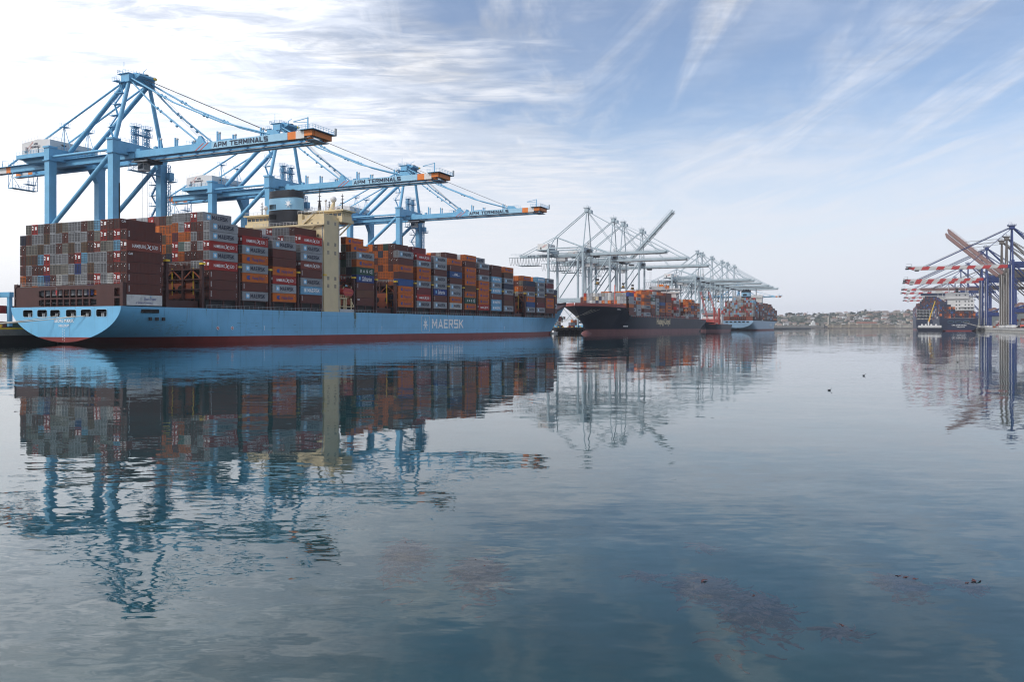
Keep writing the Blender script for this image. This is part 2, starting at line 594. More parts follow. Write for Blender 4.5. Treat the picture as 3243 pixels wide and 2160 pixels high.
# ------------------------------------------------------------------ water, quays and far ground
def make_water():
    m = bpy.data.materials.new('harbour_water')
    m.use_nodes = True
    t = m.node_tree
    t.nodes.clear()
    geo = N(t, 'ShaderNodeNewGeometry')
    rt = N(t, 'ShaderNodeVectorRotate', rotation_type='Z_AXIS')
    rt.inputs['Angle'].default_value = -YAW
    t.links.new(geo.outputs['Position'], rt.inputs['Vector'])
    pos = rt.outputs[0]

    def slope(lam, stretch, amp, det=2, ro=0.5, ang=0.0, dist=0.0):
        mp = N(t, 'ShaderNodeMapping')
        t.links.new(pos, mp.inputs[0])
        mp.inputs['Rotation'].default_value = (0, 0, ang)
        mp.inputs['Scale'].default_value = (1 / (lam * stretch), 1 / lam, 1)
        cc = noise(t, mp.outputs[0], 1.0, det, ro, dist, out='Color')
        vm = N(t, 'ShaderNodeVectorMath', operation='SUBTRACT')
        t.links.new(cc, vm.inputs[0])
        vm.inputs[1].default_value = (0.5, 0.5, 0.5)
        sc = N(t, 'ShaderNodeVectorMath', operation='MULTIPLY')
        t.links.new(vm.outputs[0], sc.inputs[0])
        sc.inputs[1].default_value = (amp * 0.8, amp, 0)
        return sc.outputs[0]

    def vadd(a, b):
        n = N(t, 'ShaderNodeVectorMath', operation='ADD')
        t.links.new(a, n.inputs[0])
        t.links.new(b, n.inputs[1])
        return n.outputs[0]

    def vscale(a, s):
        n = N(t, 'ShaderNodeVectorMath', operation='SCALE')
        t.links.new(a, n.inputs[0])
        t.links.new(s, n.inputs['Scale'])
        return n.outputs[0]

    swell = slope(3.2, 2.2, 0.022, 2, 0.45, R(14))
    rip = slope(0.62, 2.8, 0.040, 3, 0.55, R(-8), 0.3)
    cap = slope(0.20, 2.6, 0.034, 2, 0.5, R(10))
    pm = N(t, 'ShaderNodeMapping')
    t.links.new(pos, pm.inputs[0])
    pm.inputs['Scale'].default_value = (1 / 95.0, 1 / 38.0, 1)
    patch = noise(t, pm.outputs[0], 1.0, 4, 0.55, 0.4)
    calm = ramp(t, patch, 0.36, 0.66, o0=0.35, o1=1.6)
    s = vadd(swell, vscale(vadd(rip, cap), calm))
    nn = N(t, 'ShaderNodeVectorMath', operation='ADD')
    rb = N(t, 'ShaderNodeVectorRotate', rotation_type='Z_AXIS')
    rb.inputs['Angle'].default_value = YAW
    t.links.new(s, rb.inputs['Vector'])
    t.links.new(rb.outputs[0], nn.inputs[0])
    nn.inputs[1].default_value = (0, 0, 1)
    nm = N(t, 'ShaderNodeVectorMath', operation='NORMALIZE')
    t.links.new(nn.outputs[0], nm.inputs[0])
    fr = N(t, 'ShaderNodeFresnel')
    fr.inputs['IOR'].default_value = 1.385
    t.links.new(nm.outputs[0], fr.inputs['Normal'])
    gl = N(t, 'ShaderNodeBsdfGlossy')
    gl.inputs['Roughness'].default_value = 0.012
    gl.inputs['Color'].default_value = (0.965, 0.97, 0.975, 1)
    t.links.new(nm.outputs[0], gl.inputs['Normal'])
    df = N(t, 'ShaderNodeBsdfDiffuse')
    df.inputs['Color'].default_value = (0.005, 0.032, 0.033, 1)
    tr = N(t, 'ShaderNodeBsdfTransparent')
    tr.inputs['Color'].default_value = (0.70, 0.86, 0.88, 1)
    body = N(t, 'ShaderNodeMixShader')
    body.inputs[0].default_value = 0.75
    t.links.new(df.outputs[0], body.inputs[1])
    t.links.new(tr.outputs[0], body.inputs[2])
    mx = N(t, 'ShaderNodeMixShader')
    fq = math_n(t, 'MULTIPLY', fr.outputs[0], math_n(t, 'SUBTRACT', 1.0, geo.outputs['Backfacing']))
    t.links.new(fq, mx.inputs[0])
    t.links.new(body.outputs[0], mx.inputs[1])
    t.links.new(gl.outputs[0], mx.inputs[2])
    out = N(t, 'ShaderNodeOutputMaterial')
    t.links.new(mx.outputs[0], out.inputs['Surface'])
    return m


M['water'] = make_water()
M['seabed'] = mat('seabed_silt', (0.003, 0.056, 0.066), 0.9, var=0.25, vs=0.15)
BIG = 14000
tag(MB().quad((-BIG, -BIG, SEA), (1, 0, 0), (0, 1, 0), 2 * BIG, 2 * BIG, M['water']).build('water'), kind='structure')
tag(MB().quad((-BIG, -BIG, -3.5), (1, 0, 0), (0, 1, 0), 2 * BIG, 2 * BIG, M['seabed']).build('seabed'), kind='structure')
QZ = 5.0
QX = -23.0
q = MB()
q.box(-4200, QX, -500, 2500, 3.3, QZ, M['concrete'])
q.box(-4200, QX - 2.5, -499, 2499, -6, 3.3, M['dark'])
tag(q.build('quay'), 'long dark concrete container quay behind the blue ship', 'quay', kind='structure')
q = MB().quad((-4200, -500, QZ + .004), (1, 0, 0), (0, 1, 0), 4195 + QX, 3000, M['asphalt'])
tag(q.build('quay_pavement'), kind='structure')
RX = 302.7
q = MB()
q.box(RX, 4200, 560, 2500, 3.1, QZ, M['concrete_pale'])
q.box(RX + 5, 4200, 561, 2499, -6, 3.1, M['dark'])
for i in range(170):
    y = 564 + i * 8
    q.box(RX + .1, RX + 1.3, y, y + 1.1, -5, 3.1, M['concrete_pale'])
    q.prism([(0, 0), (3.4, 0), (0, -1.7)], (RX + 1.3, y, 3.1), (1, 0, 0), (0, 0, 1), (0, 1, 0), M['concrete'])
tag(q.build('wharf'), 'pale concrete wharf on piles across the basin', 'wharf', kind='structure')
q = MB().quad((RX + 3, 560, QZ + .004), (1, 0, 0), (0, 1, 0), 3890, 1940, M['asphalt'])
tag(q.build('wharf_pavement'), kind='structure')

# quay fenders and piles (pieces of the long quay)
e = empty('quay_fendering', (QX, 0, 0))
tag(e, 'row of dark rubber fenders and piles along the quay face', 'fender')
for i in range(60):
    y = -60 + i * 12.5
    if -2 < y < 330 and i % 3:
        continue
    b = MB().box(0, 0.9, y, y + 2.4, -0.5, 4.2, M['rubber']).box(-1.8, -0.6, y + 4, y + 5.2, -3, 3.3, M['concrete'])
    b.build('fender', e)
edge = MB().box(QX - .9, QX - .3, -400, -4, QZ, QZ + .55, M['concrete_pale']).box(QX - .9, QX - .3, 9, 2400, QZ, QZ + .55, M['concrete_pale']).box(QX - .9, QX - .3, -4, 9, QZ, QZ + .55, M['yellow'])
tag(edge.build('quay_kerb'), kind='structure')

# yellow bollards
bol = MB().tube((0, 0, 0), (0, 0, .9), .38, M['yellow'], 10).tube((0, 0, .9), (0, 0, 1.35), .62, M['yellow'], 10, .5)
bme = bol.mesh('bollard')
ORD = 'one two three four five six seven eight nine ten eleven twelve'.split()
for i, y in enumerate([-14, -1.0, 14] + [384 + 9.5 * k for k in range(12)]):
    o = link('bollard', bme, None, (QX - 1.6, y, QZ))
    lab = 'yellow mooring bollard on the quay edge just left of the blue stern' if i == 1 else ('yellow mooring bollard where the stern mooring lines end' if i == 0 else 'yellow mooring bollard hidden close behind the blue stern' if i == 2 else f'small yellow mooring bollard, number {ORD[i - 3]} from the blue bow towards the dark bow')
    tag(o, lab, 'bollard', 'bollards along the quay')


# ------------------------------------------------------------------ ships' hulls
def hull(mb, L, B, zd, boot, hm, bm, y0, dr=1, x0=0.0, bow_z=10.4, sheer0=None, fb0=None, stem_wl=None, stern_z=1.6, ns=1.85, smid=50.0, deck_p=(2.3, 0.62), sheer_p=1.25, step=None):
    """lofted shell; y measured from the transom, dr = +1 when the bow points to +Y"""
    sheer0 = sheer0 or L * 0.765
    fb0 = fb0 or L * 0.80
    stem_wl = stem_wl or L * 0.915
    w0 = L * 0.64
    H = B / 2

    def dz_(y):
        if step:
            k = max(0, min(1, (y - step + 5) / 13))
            return zd + bow_z * (k * k * (3 - 2 * k)) + 0.012 * max(0, y - step)
        return zd + (bow_z * ((y - sheer0) / (L - sheer0)) ** sheer_p if y > sheer0 else 0)

    def half(y, z, zb, zt):
        if y < smid:
            k = y / smid
            n = ns + 7 * k ** 1.9
            wv = min(1, max(0, (zt - z) / (zt - zb)))
            return H * max(0, 1 - wv ** n) ** (1 / n)
        if y < w0:
            wv = min(1, max(0, (zt - z) / (zt - zb)))
            n = 9
            return H * max(0, 1 - wv ** n) ** (1 / n)
        hd = H if y < fb0 else H * max(0, 1 - ((y - fb0) / (L - fb0)) ** deck_p[0]) ** deck_p[1]
        hw = H * max(0, 1 - ((y - w0) / (stem_wl - w0)) ** 1.75) if y < stem_wl else 0
        hw = min(hw, hd)
        zl = max(zb, 0)
        if z <= zl:
            return hw
        uu = (z - zl) / max(0.01, zt - zl)
        return hw + (hd - hw) * uu ** 1.55

    ys = [0, 2, 5, 9, 14, 20, 27, 35, 43, 51, 70, 110, 150, 190, 225] + [w0 + (L - w0) * i / 34 for i in range(35)]
    ys += [step - 5 + 1.7 * i for i in range(9)] if step else []
    ys = sorted(set(round(y, 3) for y in ys if y <= L))
    secs = []
    for y in ys:
        zt = dz_(y)
        if y < smid:
            zb = stern_z - 12 * (y / smid)
        elif y <= stem_wl:
            zb = stern_z - 12
        else:
            zb = min(zt - 0.05, 0.0 + (zd + bow_z) * ((y - stem_wl) / (L - stem_wl)) ** 1.05)
        bt = min(max(boot, zb + 0.02), zt - 0.02)
        lv = [zb + (bt - zb) * (i / 5) for i in range(5)] + [bt + (zt - bt) * (i / 11) for i in range(12)]
        if y < smid:
            lv = [zb + (bt - zb) * (i / 5) ** 1.8 for i in range(5)] + [bt + (zt - bt) * (i / 11) ** 1.3 for i in range(12)]
        secs.append([(half(y, z, zb, zt), y0 + dr * y, z) for z in lv])
    n = len(secs[0])
    for sd in (1, -1):
        vs = [(x0 + sd * p[0], p[1], p[2]) for s in secs for p in s]
        lo, hi = [], []
        for i in range(len(secs) - 1):
            for j in range(n - 1):
                f = (i * n + j, (i + 1) * n + j, (i + 1) * n + j + 1, i * n + j + 1)
                if sd * dr < 0:
                    f = f[::-1]
                (lo if j < 5 else hi).append(f)
        mb.add(vs, lo, bm, True)
        mb.add(vs, hi, hm, True)
    # deck
    vs = [(x0 + sd * s[-1][0], s[-1][1], s[-1][2] - 0.05) for s in secs for sd in (-1, 1)]
    mb.add(vs, [(2 * i, 2 * i + 1, 2 * i + 3, 2 * i + 2) for i in range(len(secs) - 1)], M['deck_brown'])
    return secs


def transom_outline(sec):
    return [(p[0], p[2]) for p in sec]


def transom_mesh(mb, sec, y, x0, holes, hm, bm, boot, ny):
    """flat stern plate with real openings"""
    up = [(h, z) for h, z in transom_outline(sec) if z >= boot - 1e-6]
    lo = [(h, z) for h, z in transom_outline(sec) if z <= boot + 1e-6]

    def rrect(a, b, c, d, r):
        pts = []
        for cx, cy, t0 in ((b - r, d - r, 0), (a + r, d - r, 90), (a + r, c + r, 180), (b - r, c + r, 270)):
            for k in range(4):
                t = R(t0 + 30 * k)
                pts.append((cx + r * math.cos(t), cy + r * math.sin(t)))
        return pts

    loops = [[(x0 - h, z) for h, z in up] + [(x0 + h, z) for h, z in reversed(up)]] + [rrect(*h, 0.45) for h in holes]
    flat = [p for l in loops for p in l]
    tri = tessellate_polygon([[Vector((p[0], p[1], 0)) for p in l] for l in loops])
    mb.add([(p[0], y, p[1]) for p in flat], [tuple(t) for t in tri], hm)
    if len(lo) > 1:
        poly = [(x0 - h, z) for h, z in lo] + [(x0 + h, z) for h, z in reversed(lo)]
        tri = tessellate_polygon([[Vector((p[0], p[1], 0)) for p in poly]])
        mb.add([(p[0], y, p[1]) for p in poly], [tuple(t) for t in tri], bm)
    for h in holes:     # recess behind each opening, with a pale rim
        pts = rrect(*h, 0.45)
        n = len(pts)
        mb.add([(a, y, b) for a, b in pts] + [(a, y + 2.5 * ny, b) for a, b in pts], [(i, (i + 1) % n, n + (i + 1) % n, n + i) for i in range(n)] + [tuple(range(n, 2 * n))], M['black'])
        big = rrect(h[0] - .13, h[1] + .13, h[2] - .13, h[3] + .13, 0.52)
        mb.add([(a, y - .06 * ny, b) for a, b in pts] + [(a, y - .06 * ny, b) for a, b in big], [(i, (i + 1) % n, n + (i + 1) % n, n + i) for i in range(n)], M['panel_pale'])
        mb.add([(a, y - .06 * ny, b) for a, b in big] + [(a, y + .02 * ny, b) for a, b in big], [(i, (i + 1) % n, n + (i + 1) % n, n + i) for i in range(n)], M['panel_pale'])


# ------------------------------------------------------------------ containers
CW, CL, CH = 2.33, 11.36, 2.73
PW, PH = 2.46, 2.83
C = dict(G=(.36, .375, .40), g=(.29, .275, .24), B=(.135, .036, .025), R=(.43, .030, .022), b=(.20, .47, .70), n=(.022, .035, .075), o=(.62, .15, .016), w=(.62, .62, .60),
         t=(.02, .085, .06), T=(.20, .30, .27), k=(.022, .055, .24), K=(.03, .10, .30), y=(.14, .055, .03), r=(.17, .022, .026), q=(.17, .10, .055), x=(.26, .055, .035), P=(.85, .85, .84), c=(.60, .52, .36))
CNAME = dict(G='grey', g='weathered grey', B='maroon', R='red', b='light blue', n='navy', o='orange', w='white', t='dark green', T='pale green', k='royal blue', K='blue', y='brown', r='dark red', q='rusty brown', x='rust red', P='white', c='beige')

bm_ = MB()
bm_.box(-CW / 2 + .04, CW / 2 - .04, .04, CL - .04, .03, CH - .04, M['paint_obj'])
for sx in (-1, 1):
    for yy in (0, CL - .18):
        xa, xb = sorted((sx * CW / 2, sx * (CW / 2 - .18)))
        bm_.box(xa, xb, yy, yy + .18, 0, CH, M['paint_obj'])
    for zz in (0, CH - .16):
        xa, xb = sorted((sx * CW / 2, sx * (CW / 2 - .12)))
        bm_.box(xa, xb, .18, CL - .18, zz, zz + .16, M['paint_obj'])
for yy in (0, CL - .12):
    for zz in (0, CH - .16):
        bm_.box(-CW / 2 + .18, CW / 2 - .18, yy, yy + .12, zz, zz + .16, M['paint_obj'])
for i in range(1, 26):      # pressed ribs on both long sides
    yy = CL * i / 26
    for sx in (-1, 1):
        xa, xb = sorted((sx * (CW / 2 - .05), sx * (CW / 2 - .01)))
        bm_.box(xa, xb, yy - .1, yy + .1, .16, CH - .16, M['paint_obj'])
BODY = bm_.mesh('container_body')
dm = MB()
for sx in (-1, 1):
    xa, xb = sorted((sx * .05, sx * (CW / 2 - .05)))
    dm.box(xa, xb, -.03, .06, .07, CH - .07, M['paint_obj'])
    for k in (0.28, 0.72):
        xr = xa + (xb - xa) * k
        dm.bar((xr, -.07, .18), (xr, -.07, CH - .18), .085, .06, M['dark'])
    for zz in (.55, 1.1, 1.9, 2.35):
        dm.box(xa + .06, xb - .06, -.055, -.03, zz, zz + .09, M['dark'])
DOOR = dm.mesh('door')
dm = MB()
for (a, b) in ((-.85, 1.55), (-.85, 1.2), (.30, 1.7), (.72, 1.7), (.30, 1.25), (.72, 1.25)):
    dm.box(a + .02, a + (.5 if a < 0 else .34), -.115, -.10, b, b + (.16 if a < 0 else .34), M['letter_white'])
dm.bar((-.95, -.11, 2.25), (-.3, -.11, 1.95), .02, .22, M['letter_white'])
MARK_R = dm.mesh('door_marking')
dm = MB()
dm.box(.35, .5, -.115, -.10, 1.5, 1.75, M['letter_white']).box(.75, .92, -.115, -.10, 2.0, 2.12, M['galv']).box(-.75, -.55, -.115, -.10, 2.05, 2.17, M['galv'])
MARK_B = dm.mesh('door_marking')
UY, VZ = (0, 1, 0), (0, 0, 1)
FX = CW / 2 + .025


def deco(fn):
    b = MB()
    fn(b)
    return b.mesh('lettering')


def d_maersk(b, lm, sq, star_m):
    b.quad((FX, 1.45, .62), UY, VZ, 1.55, 1.55, sq)
    b.star((FX + .01, 2.22, 1.40), UY, VZ, .74, star_m)
    b.block('MAERSK', (FX, 3.5, .78), UY, VZ, 6.3, 1.25, lm)


def d_swirl(b, y, z, h):
    for pts in ([(-.55, .5), (-.25, .42), (0, .05), (.35, -.45), (.75, -.5)], [(-.75, -.5), (-.35, -.2), (.1, .02), (.55, .28)]):
        P = [(FX + .004, y + a * 1.15, z + c * h) for a, c in pts]
        for i, (p, q_) in enumerate(zip(P, P[1:])):
            b.bar(p, q_, .02, .24 if i in (1, 2) else .12, M['letter_white'], up=(0, 0, 1))


def d_hsud(b):
    b.text('HAMBURG', (FX, 1.7, .85), UY, VZ, 4.3, .92, M['letter_white'], .012)
    d_swirl(b, 7.0, 1.32, 1.35)
    b.text('SÜD', (FX, 8.0, .85), UY, VZ, 1.95, 1.12, M['letter_white'], .012)
    for i in range(4):
        b.quad((FX, 10.7, .6 + .4 * i), UY, VZ, .12, .28, M['letter_white'])


def d_hapag(b):
    for k in range(2):
        o_ = (FX, 1.75 + .62 * k, .80)
        b.add([(FX, 1.7 + .62 * k, 1.35), (FX, 2.15 + .62 * k, 1.95), (FX, 2.75 + .62 * k, 1.95), (FX, 2.35 + .62 * k, 1.4), (FX, 2.75 + .62 * k, .80), (FX, 2.1 + .62 * k, .80)], [(0, 3, 2, 1), (0, 5, 4, 3)], M['hapag_blue'])
    b.text('Hapag-Lloyd', (FX, 4.1, .62), UY, VZ, 5.6, 1.25, M['hapag_blue'], .012, .1)
    b.quad((FX, 10.5, 2.1), UY, VZ, .16, .16, M['letter_white'])


def d_vert(b):
    for i in range(5):
        b.quad((FX, .55, .75 + .32 * i), UY, VZ, .22, .22, M['letter_white'])
    for i in range(3):
        b.quad((FX, 10.75, .8 + .45 * i), UY, VZ, .1, .2, M['letter_white'])


DEC = {
    'G': ('dark lettering and white star', deco(lambda b: d_maersk(b, M['letter_navy'], M['emblem_blue'], M['letter_white']))),
    'b': ('white lettering and star', deco(lambda b: d_maersk(b, M['letter_white'], M['panel_pale'], M['letter_white']))),
    'w': ('dark lettering and blue square', deco(lambda b: d_maersk(b, M['letter_navy'], M['emblem_blue'], M['emblem_blue']))),
    'R': ('white lettering and bird swirl', deco(d_hsud)),
    'o': ('blue mark and lettering', deco(d_hapag)),
    't': ('four spaced white letters', deco(lambda b: [b.text(ch, (FX, 2.2 + 2.0 * i, .85), UY, VZ, .85, 1.05, M['letter_white'], .02) for i, ch in enumerate('UASC')] and b.quad((FX, 9.6, .55), UY, VZ, .3, 1.7, M['letter_white']))),
    'k': ('white script lettering', deco(lambda b: (b.text('Safmarine', (FX, 3.4, .55), UY, VZ, 6.2, 1.75, M['letter_white'], .005, .35), b.quad((FX, 1.4, .8), UY, VZ, 1.0, 1.2, M['emblem_blue'])))),
    'D': ('slanted white letters', deco(lambda b: (b.text('DAL', (FX, 4.0, .85), UY, VZ, 3.4, 1.1, M['letter_white'], .03, .3), b.quad((FX, 2.2, .85), UY, VZ, 1.5, .12, M['letter_white']), b.quad((FX, 7.7, .85), UY, VZ, 1.2, .12, M['letter_white'])))),
    'C': ('small white letters', deco(lambda b: b.text('CAI', (FX, .45, 1.75), UY, VZ, 1.3, .6, M['letter_white'], .02))),
    'V': ('a white column of characters', deco(d_vert)),
    'r': ('a small white letter', deco(lambda b: b.text('K', (FX, .5, 1.75), UY, VZ, .9, .7, M['letter_white'], .02))),
    'P': ('dark blue writing', deco(lambda b: (b.text('Shore Power', (FX, 5.4, 1.35), UY, VZ, 4.0, .8, M['hapag_blue'], .004), b.text('a Green Connect', (FX, 2.8, .45), UY, VZ, 5.3, .62, M['hapag_blue'], .004),
                                       b.quad((FX, 1.5, .35), UY, VZ, .06, 2.0, M['galv']), b.quad((FX, 2.5, .35), UY, VZ, .06, 2.0, M['galv']), b.quad((FX, 4.1, 1.3), UY, VZ, .6, .8, M['galv']), b.quad((FX, 7.4, 2.2), UY, VZ, .35, .35, M['emblem_blue'])))),
}
TENS = {20: 'twentieth', 30: 'thirtieth', 40: 'fortieth'}
NUM = ['', 'first', 'second', 'third', 'fourth', 'fifth', 'sixth', 'seventh', 'eighth', 'ninth', 'tenth', 'eleventh', 'twelfth', 'thirteenth', 'fourteenth', 'fifteenth', 'sixteenth', 'seventeenth', 'eighteenth', 'nineteenth']
for _n in range(20, 45):
    NUM.append(TENS[_n] if _n in TENS else {2: 'twenty', 3: 'thirty', 4: 'forty'}[_n // 10] + '-' + NUM[_n % 10])
MASS = MB()
made = set()


def jitter(c, a=0.10):
    k = 1 + random.uniform(-a, a)
    return tuple(max(0, x * k) for x in c)


def mass_box(x, y, z, cd, L=CL, W=CW, H=CH, door=False, strip=False):
    """one more box of the mass; x, y, z = centre of its lower near edge"""
    c = jitter(C[cd], .15)
    MASS.box(x - W / 2, x + W / 2, y, y + L, z, z + H, M['paint_att'], c)
    if door:
        d = tuple(v * .45 for v in c)
        for k in (-.42, 0, .42):
            MASS.add([(x + k * W - .06, y - .03, z + .2), (x + k * W + .06, y - .03, z + .2), (x + k * W + .06, y - .03, z + H - .2), (x + k * W - .06, y - .03, z + H - .2)], [(0, 1, 2, 3)], M['paint_att'], c=d)
        if random.random() < .35:
            MASS.add([(x + .3, y - .04, z + 1.3), (x + .8, y - .04, z + 1.3), (x + .8, y - .04, z + 1.8), (x + .3, y - .04, z + 1.8)], [(0, 1, 2, 3)], M['paint_att'], c=(.6, .6, .6))
    if strip:
        d = (.03, .04, .08) if cd in 'Gogw' else (.6, .6, .6)
        sx = x + W / 2 + .03
        MASS.add([(sx, y + L * .35, z + .9), (sx, y + L * .85, z + .9), (sx, y + L * .85, z + 1.9), (sx, y + L * .35, z + 1.9)], [(0, 1, 2, 3)], M['paint_att'], c=d)


def container(x, y, z, code, label, door=True, letters=True, group=None):
    cc = {'C': 'B', 'V': 'B', 'D': 'K'}.get(code, code)
    o = link('container', BODY, None, (x, y, z))
    base = jitter(C[cc], .12)
    o.color = (*base, 1)
    tag(o, label, 'container', group)
    if door:
        d = link('door', DOOR, o)
        d.color = (*[v * .70 for v in base], 1)
        if cc in 'Rx' or (cc == 'B' and random.random() < .6):
            mk = link('door_marking', MARK_R if cc in 'Rx' else MARK_B, d)
    if letters:
        dk = 'R' if code == 'x' else code
        if dk in DEC:
            link('lettering', DEC[dk][1], o)
    return o


def xcol(c):
    return 21.3 - CW / 2 - (16 - c) * PW


# bay: s0, base z, outer stack (top to bottom), list of (level from bottom, first column going inboard, codes)
BAYS = [
    (1.9, 11.4, 'VxCVVVP', []),
    (30.3, 13.9, 'GGRGRVVV', [(8, 15, 'GRGGGgBBRGGBBB'), (7, 15, 'BBRGoooo'), (6, 15, 'BGooroqB'), (5, 15, 'GBwTRqoo'), (4, 15, 'BBBoRnBB'), (3, 15, 'GGBBBB')]),
    (43.7, 13.9, 'RGoGoVG', [(7, 15, 'V')]),
    (57.3, 13.9, 'GBBoRGo', [(7, 12, 'G')]),
    (71.0, 13.9, 'RGGxVGbV', [(8, 15, 'BGGGRGG'), (7, 15, 'GGRGg')]),
    (102.7, 13.9, 'GotkVyC', [(8, 14, 'o'), (7, 15, 'og'), (6, 15, 'GB'), (5, 15, 'Gt'), (4, 15, 'ng'), (3, 15, 'BR')]),
    (131.0, 13.9, 'GBoBKooo', [(8, 15, 'VtoBo'), (7, 15, 'Bono'), (6, 15, 'BooB'), (5, 15, 'BoBo'), (4, 15, 'oooB'), (3, 15, 'oBBB')]),
    (145.2, 13.9, 'RGooGrRG', [(8, 15, 'r')]),
    (159.2, 13.9, 'GGVGGkVG', []),
    (173.4, 13.9, 'oVDBGGow', [(8, 15, 'VwBo')]),
    (187.6, 13.9, 'oVoooyoto', []),
    (201.6, 13.9, 'GVGooooR', [(8, 15, 'G')]),
    (215.6, 13.9, 'VBbGbVbb', []),
    (230.0, 13.9, 'oyGnGByG', []),
    (258.5, 13.9, 'nBGoKG', [(6, 15, 'ooo'), (5, 15, 'gB'), (4, 15, 'oo'), (3, 15, 'Bg')]),
    (272.6, 13.9, 'bGGGBrG', []),
    (286.4, 13.9, 'GrGBooB', []),
]
G_OUT = 'containers in the outer stacks of the blue ship'
G_END = 'container ends showing on the blue ship'
STERN = ['.gRGBGqgGGBgbxBB.', 'nBGGqGGBGGGBgRBRB', 'BggqGGBgqGqBxggbx', 'BqybRGGGBRbGGGBRB', 'BGBBRgggGkGqGGBBB', 'oBGbkBwGqGGBRGwRB']


def outer_label(code, n, i, bay):
    cc = {'C': 'B', 'V': 'B', 'D': 'K'}.get(code, code)
    dk = 'R' if code == 'x' else code
    extra = ', ' + DEC[dk][0] if dk in DEC else ''
    s = CNAME[cc] + ' container' + extra
    pos = 'on top' if i == 0 else (NUM[i + 1] + ' from top')
    return f'{s}, {pos}, outer stack {NUM[bay]} from stern'


occupied = set()
for bi, (s0, zb, near, ends) in enumerate(BAYS):
    nlev = len(near)
    for i, code in enumerate(near):
        lev = nlev - 1 - i
        container(xcol(16), s0, zb + PH * lev, code, outer_label(code, nlev, i, bi + 1), group=G_OUT)
        occupied.add((bi, 16, lev))
    maxl = nlev
    for lev, c0, codes in ends:
        for k, code in enumerate(codes):
            c_ = c0 - k
            dzz = -0.5 if (bi == 1 and c_ <= 10) else 0
            occupied.add((bi, c_, lev))
            cc = {'C': 'B', 'V': 'B', 'D': 'K'}.get(code, code)
            small = (bi == 1 and c_ < 9) or (bi == 4 and k > 4) or (bi == 5 and k > 1) or (bi == 6 and k > 3) or (bi == 9 and k > 1) or bi == 14
            if small and not (k == 0):
                mass_box(xcol(c_), s0, zb + PH * lev + dzz, cc, door=True)
                continue
            top = (k == 0 and lev >= nlev)
            if top:
                lab = outer_label(code, 0, 0, bi + 1).replace('on top, outer stack', 'top of inboard column, stack')
            else:
                lab = f'{CNAME[cc]} container end, {NUM[17 - c_]} column inboard, {NUM[lev + 1]} tier up, stack {NUM[bi + 1]} from stern'
            container(xcol(c_), s0, zb + PH * lev + dzz, code, lab, letters=top, group=G_OUT if top else G_END)
for r_, row in enumerate(STERN):
    lev = 7 - r_
    for c_, code in enumerate(row):
        if code == '.':
            continue
        occupied.add((0, c_, lev))
        if c_ == 16:
            continue
        cap = (r_ == 0 and c_ == 15)
        if cap:
            code = 'C'
        cc = {'C': 'B'}.get(code, code)
        where = f'{NUM[c_ + 1]} from left in {"top" if r_ == 0 else NUM[r_ + 1]} row of stern stack'
        container(xcol(c_), 1.9, 11.4 + PH * lev, code, f'{CNAME[cc]} container end, {where}' + (', white letters' if cap else ''), letters=cap, group=G_END)
# the rest of the cargo, hidden behind the outer stacks
pal = 'GGgBBBRoobkyG'
for bi, (s0, zb, near, ends) in enumerate(BAYS):
    for c_ in range(0, 16):
        for lev in range(len(near)):
            if (bi, c_, lev) in occupied or (bi == 0 and lev < 1):
                continue
            if bi in (1, 6, 14, 5) and lev < 3:
                continue
            if bi == 16 and c_ < 2:
                continue
            mass_box(xcol(c_), s0, zb + PH * lev, random.choice(pal), door=(bi == 0))
for lev, code in enumerate('BGBBn'):
    mass_box(16.6, 300.6, 13.9 + PH * lev, code, strip=code == 'G')
    for k in range(1, 13):
        mass_box(16.6 - PW * k, 300.6, 13.9 + PH * lev, random.choice(pal))

# ------------------------------------------------------------------ the blue ship
L1, B1, ZD = 373.0, 42.8, 11.1
ship = empty('container_ship', (0, 0, 0))
tag(ship, 'huge light blue container ship with cream bridge, moored nearest', 'ship')
hb = MB()
secs = hull(hb, L1, B1, ZD, 3.0, M['hull_blue'], M['boot_red'], 0.0, 1, bow_z=9.8, sheer0=280, fb0=270, stem_wl=341, smid=62, deck_p=(1.5, 0.9), sheer_p=1.0)
holes = [(-16.3, -12.4, 8.45, 10.35), (-10.5, -6.6, 8.45, 10.35), (-5.3, -1.5, 8.45, 10.3), (0.9, 4.8, 8.45, 10.3), (6.6, 10.5, 8.45, 10.3), (12.4, 16.3, 8.45, 10.3)]
transom_mesh(hb, secs[0], 0.0, 0, holes, M['hull_blue'], M['boot_red'], 3.0, 1)
# rubbing strakes
for z in (8.3, 6.9):
    hb.box(21.36, 21.47, 50, 236, z, z + .10, M['hull_blue'])
ho = hb.build('hull', ship)
gear = MB()
for a, b, c, d in holes:
    gear.box(a + .1, b - .1, 1.2, 1.28, c + .55, c + .63, M['galv']).box(a + .1, b - .1, 1.2, 1.28, c + 1.1, c + 1.18, M['galv'])
    gear.tube((a + 1.1, .9, c), (a + 1.1, .9, c + .9), .2, M['galv'], 8).tube((a + 1.7, .9, c), (a + 1.7, .9, c + .9), .2, M['galv'], 8)
gear.build('mooring_gear', ship)
# lettering on the stern
MB().text('GEORG MÆRSK', (-3.7, -.05, 6.95), (1, 0, 0), VZ, 7.6, .82, M['letter_white'], .012).text('HELLERUP', (-1.9, -.05, 5.75), (1, 0, 0), VZ, 3.9, .62, M['letter_white'], .012).build('stern_lettering', ship)
dmk = MB()
for i in range(16):
    dmk.quad((-.45 if i % 2 else .15, -.05, 1.9 + .21 * i), (1, 0, 0), VZ, .22, .12, M['letter_white'])
dmk.build('draft_mark', ship)
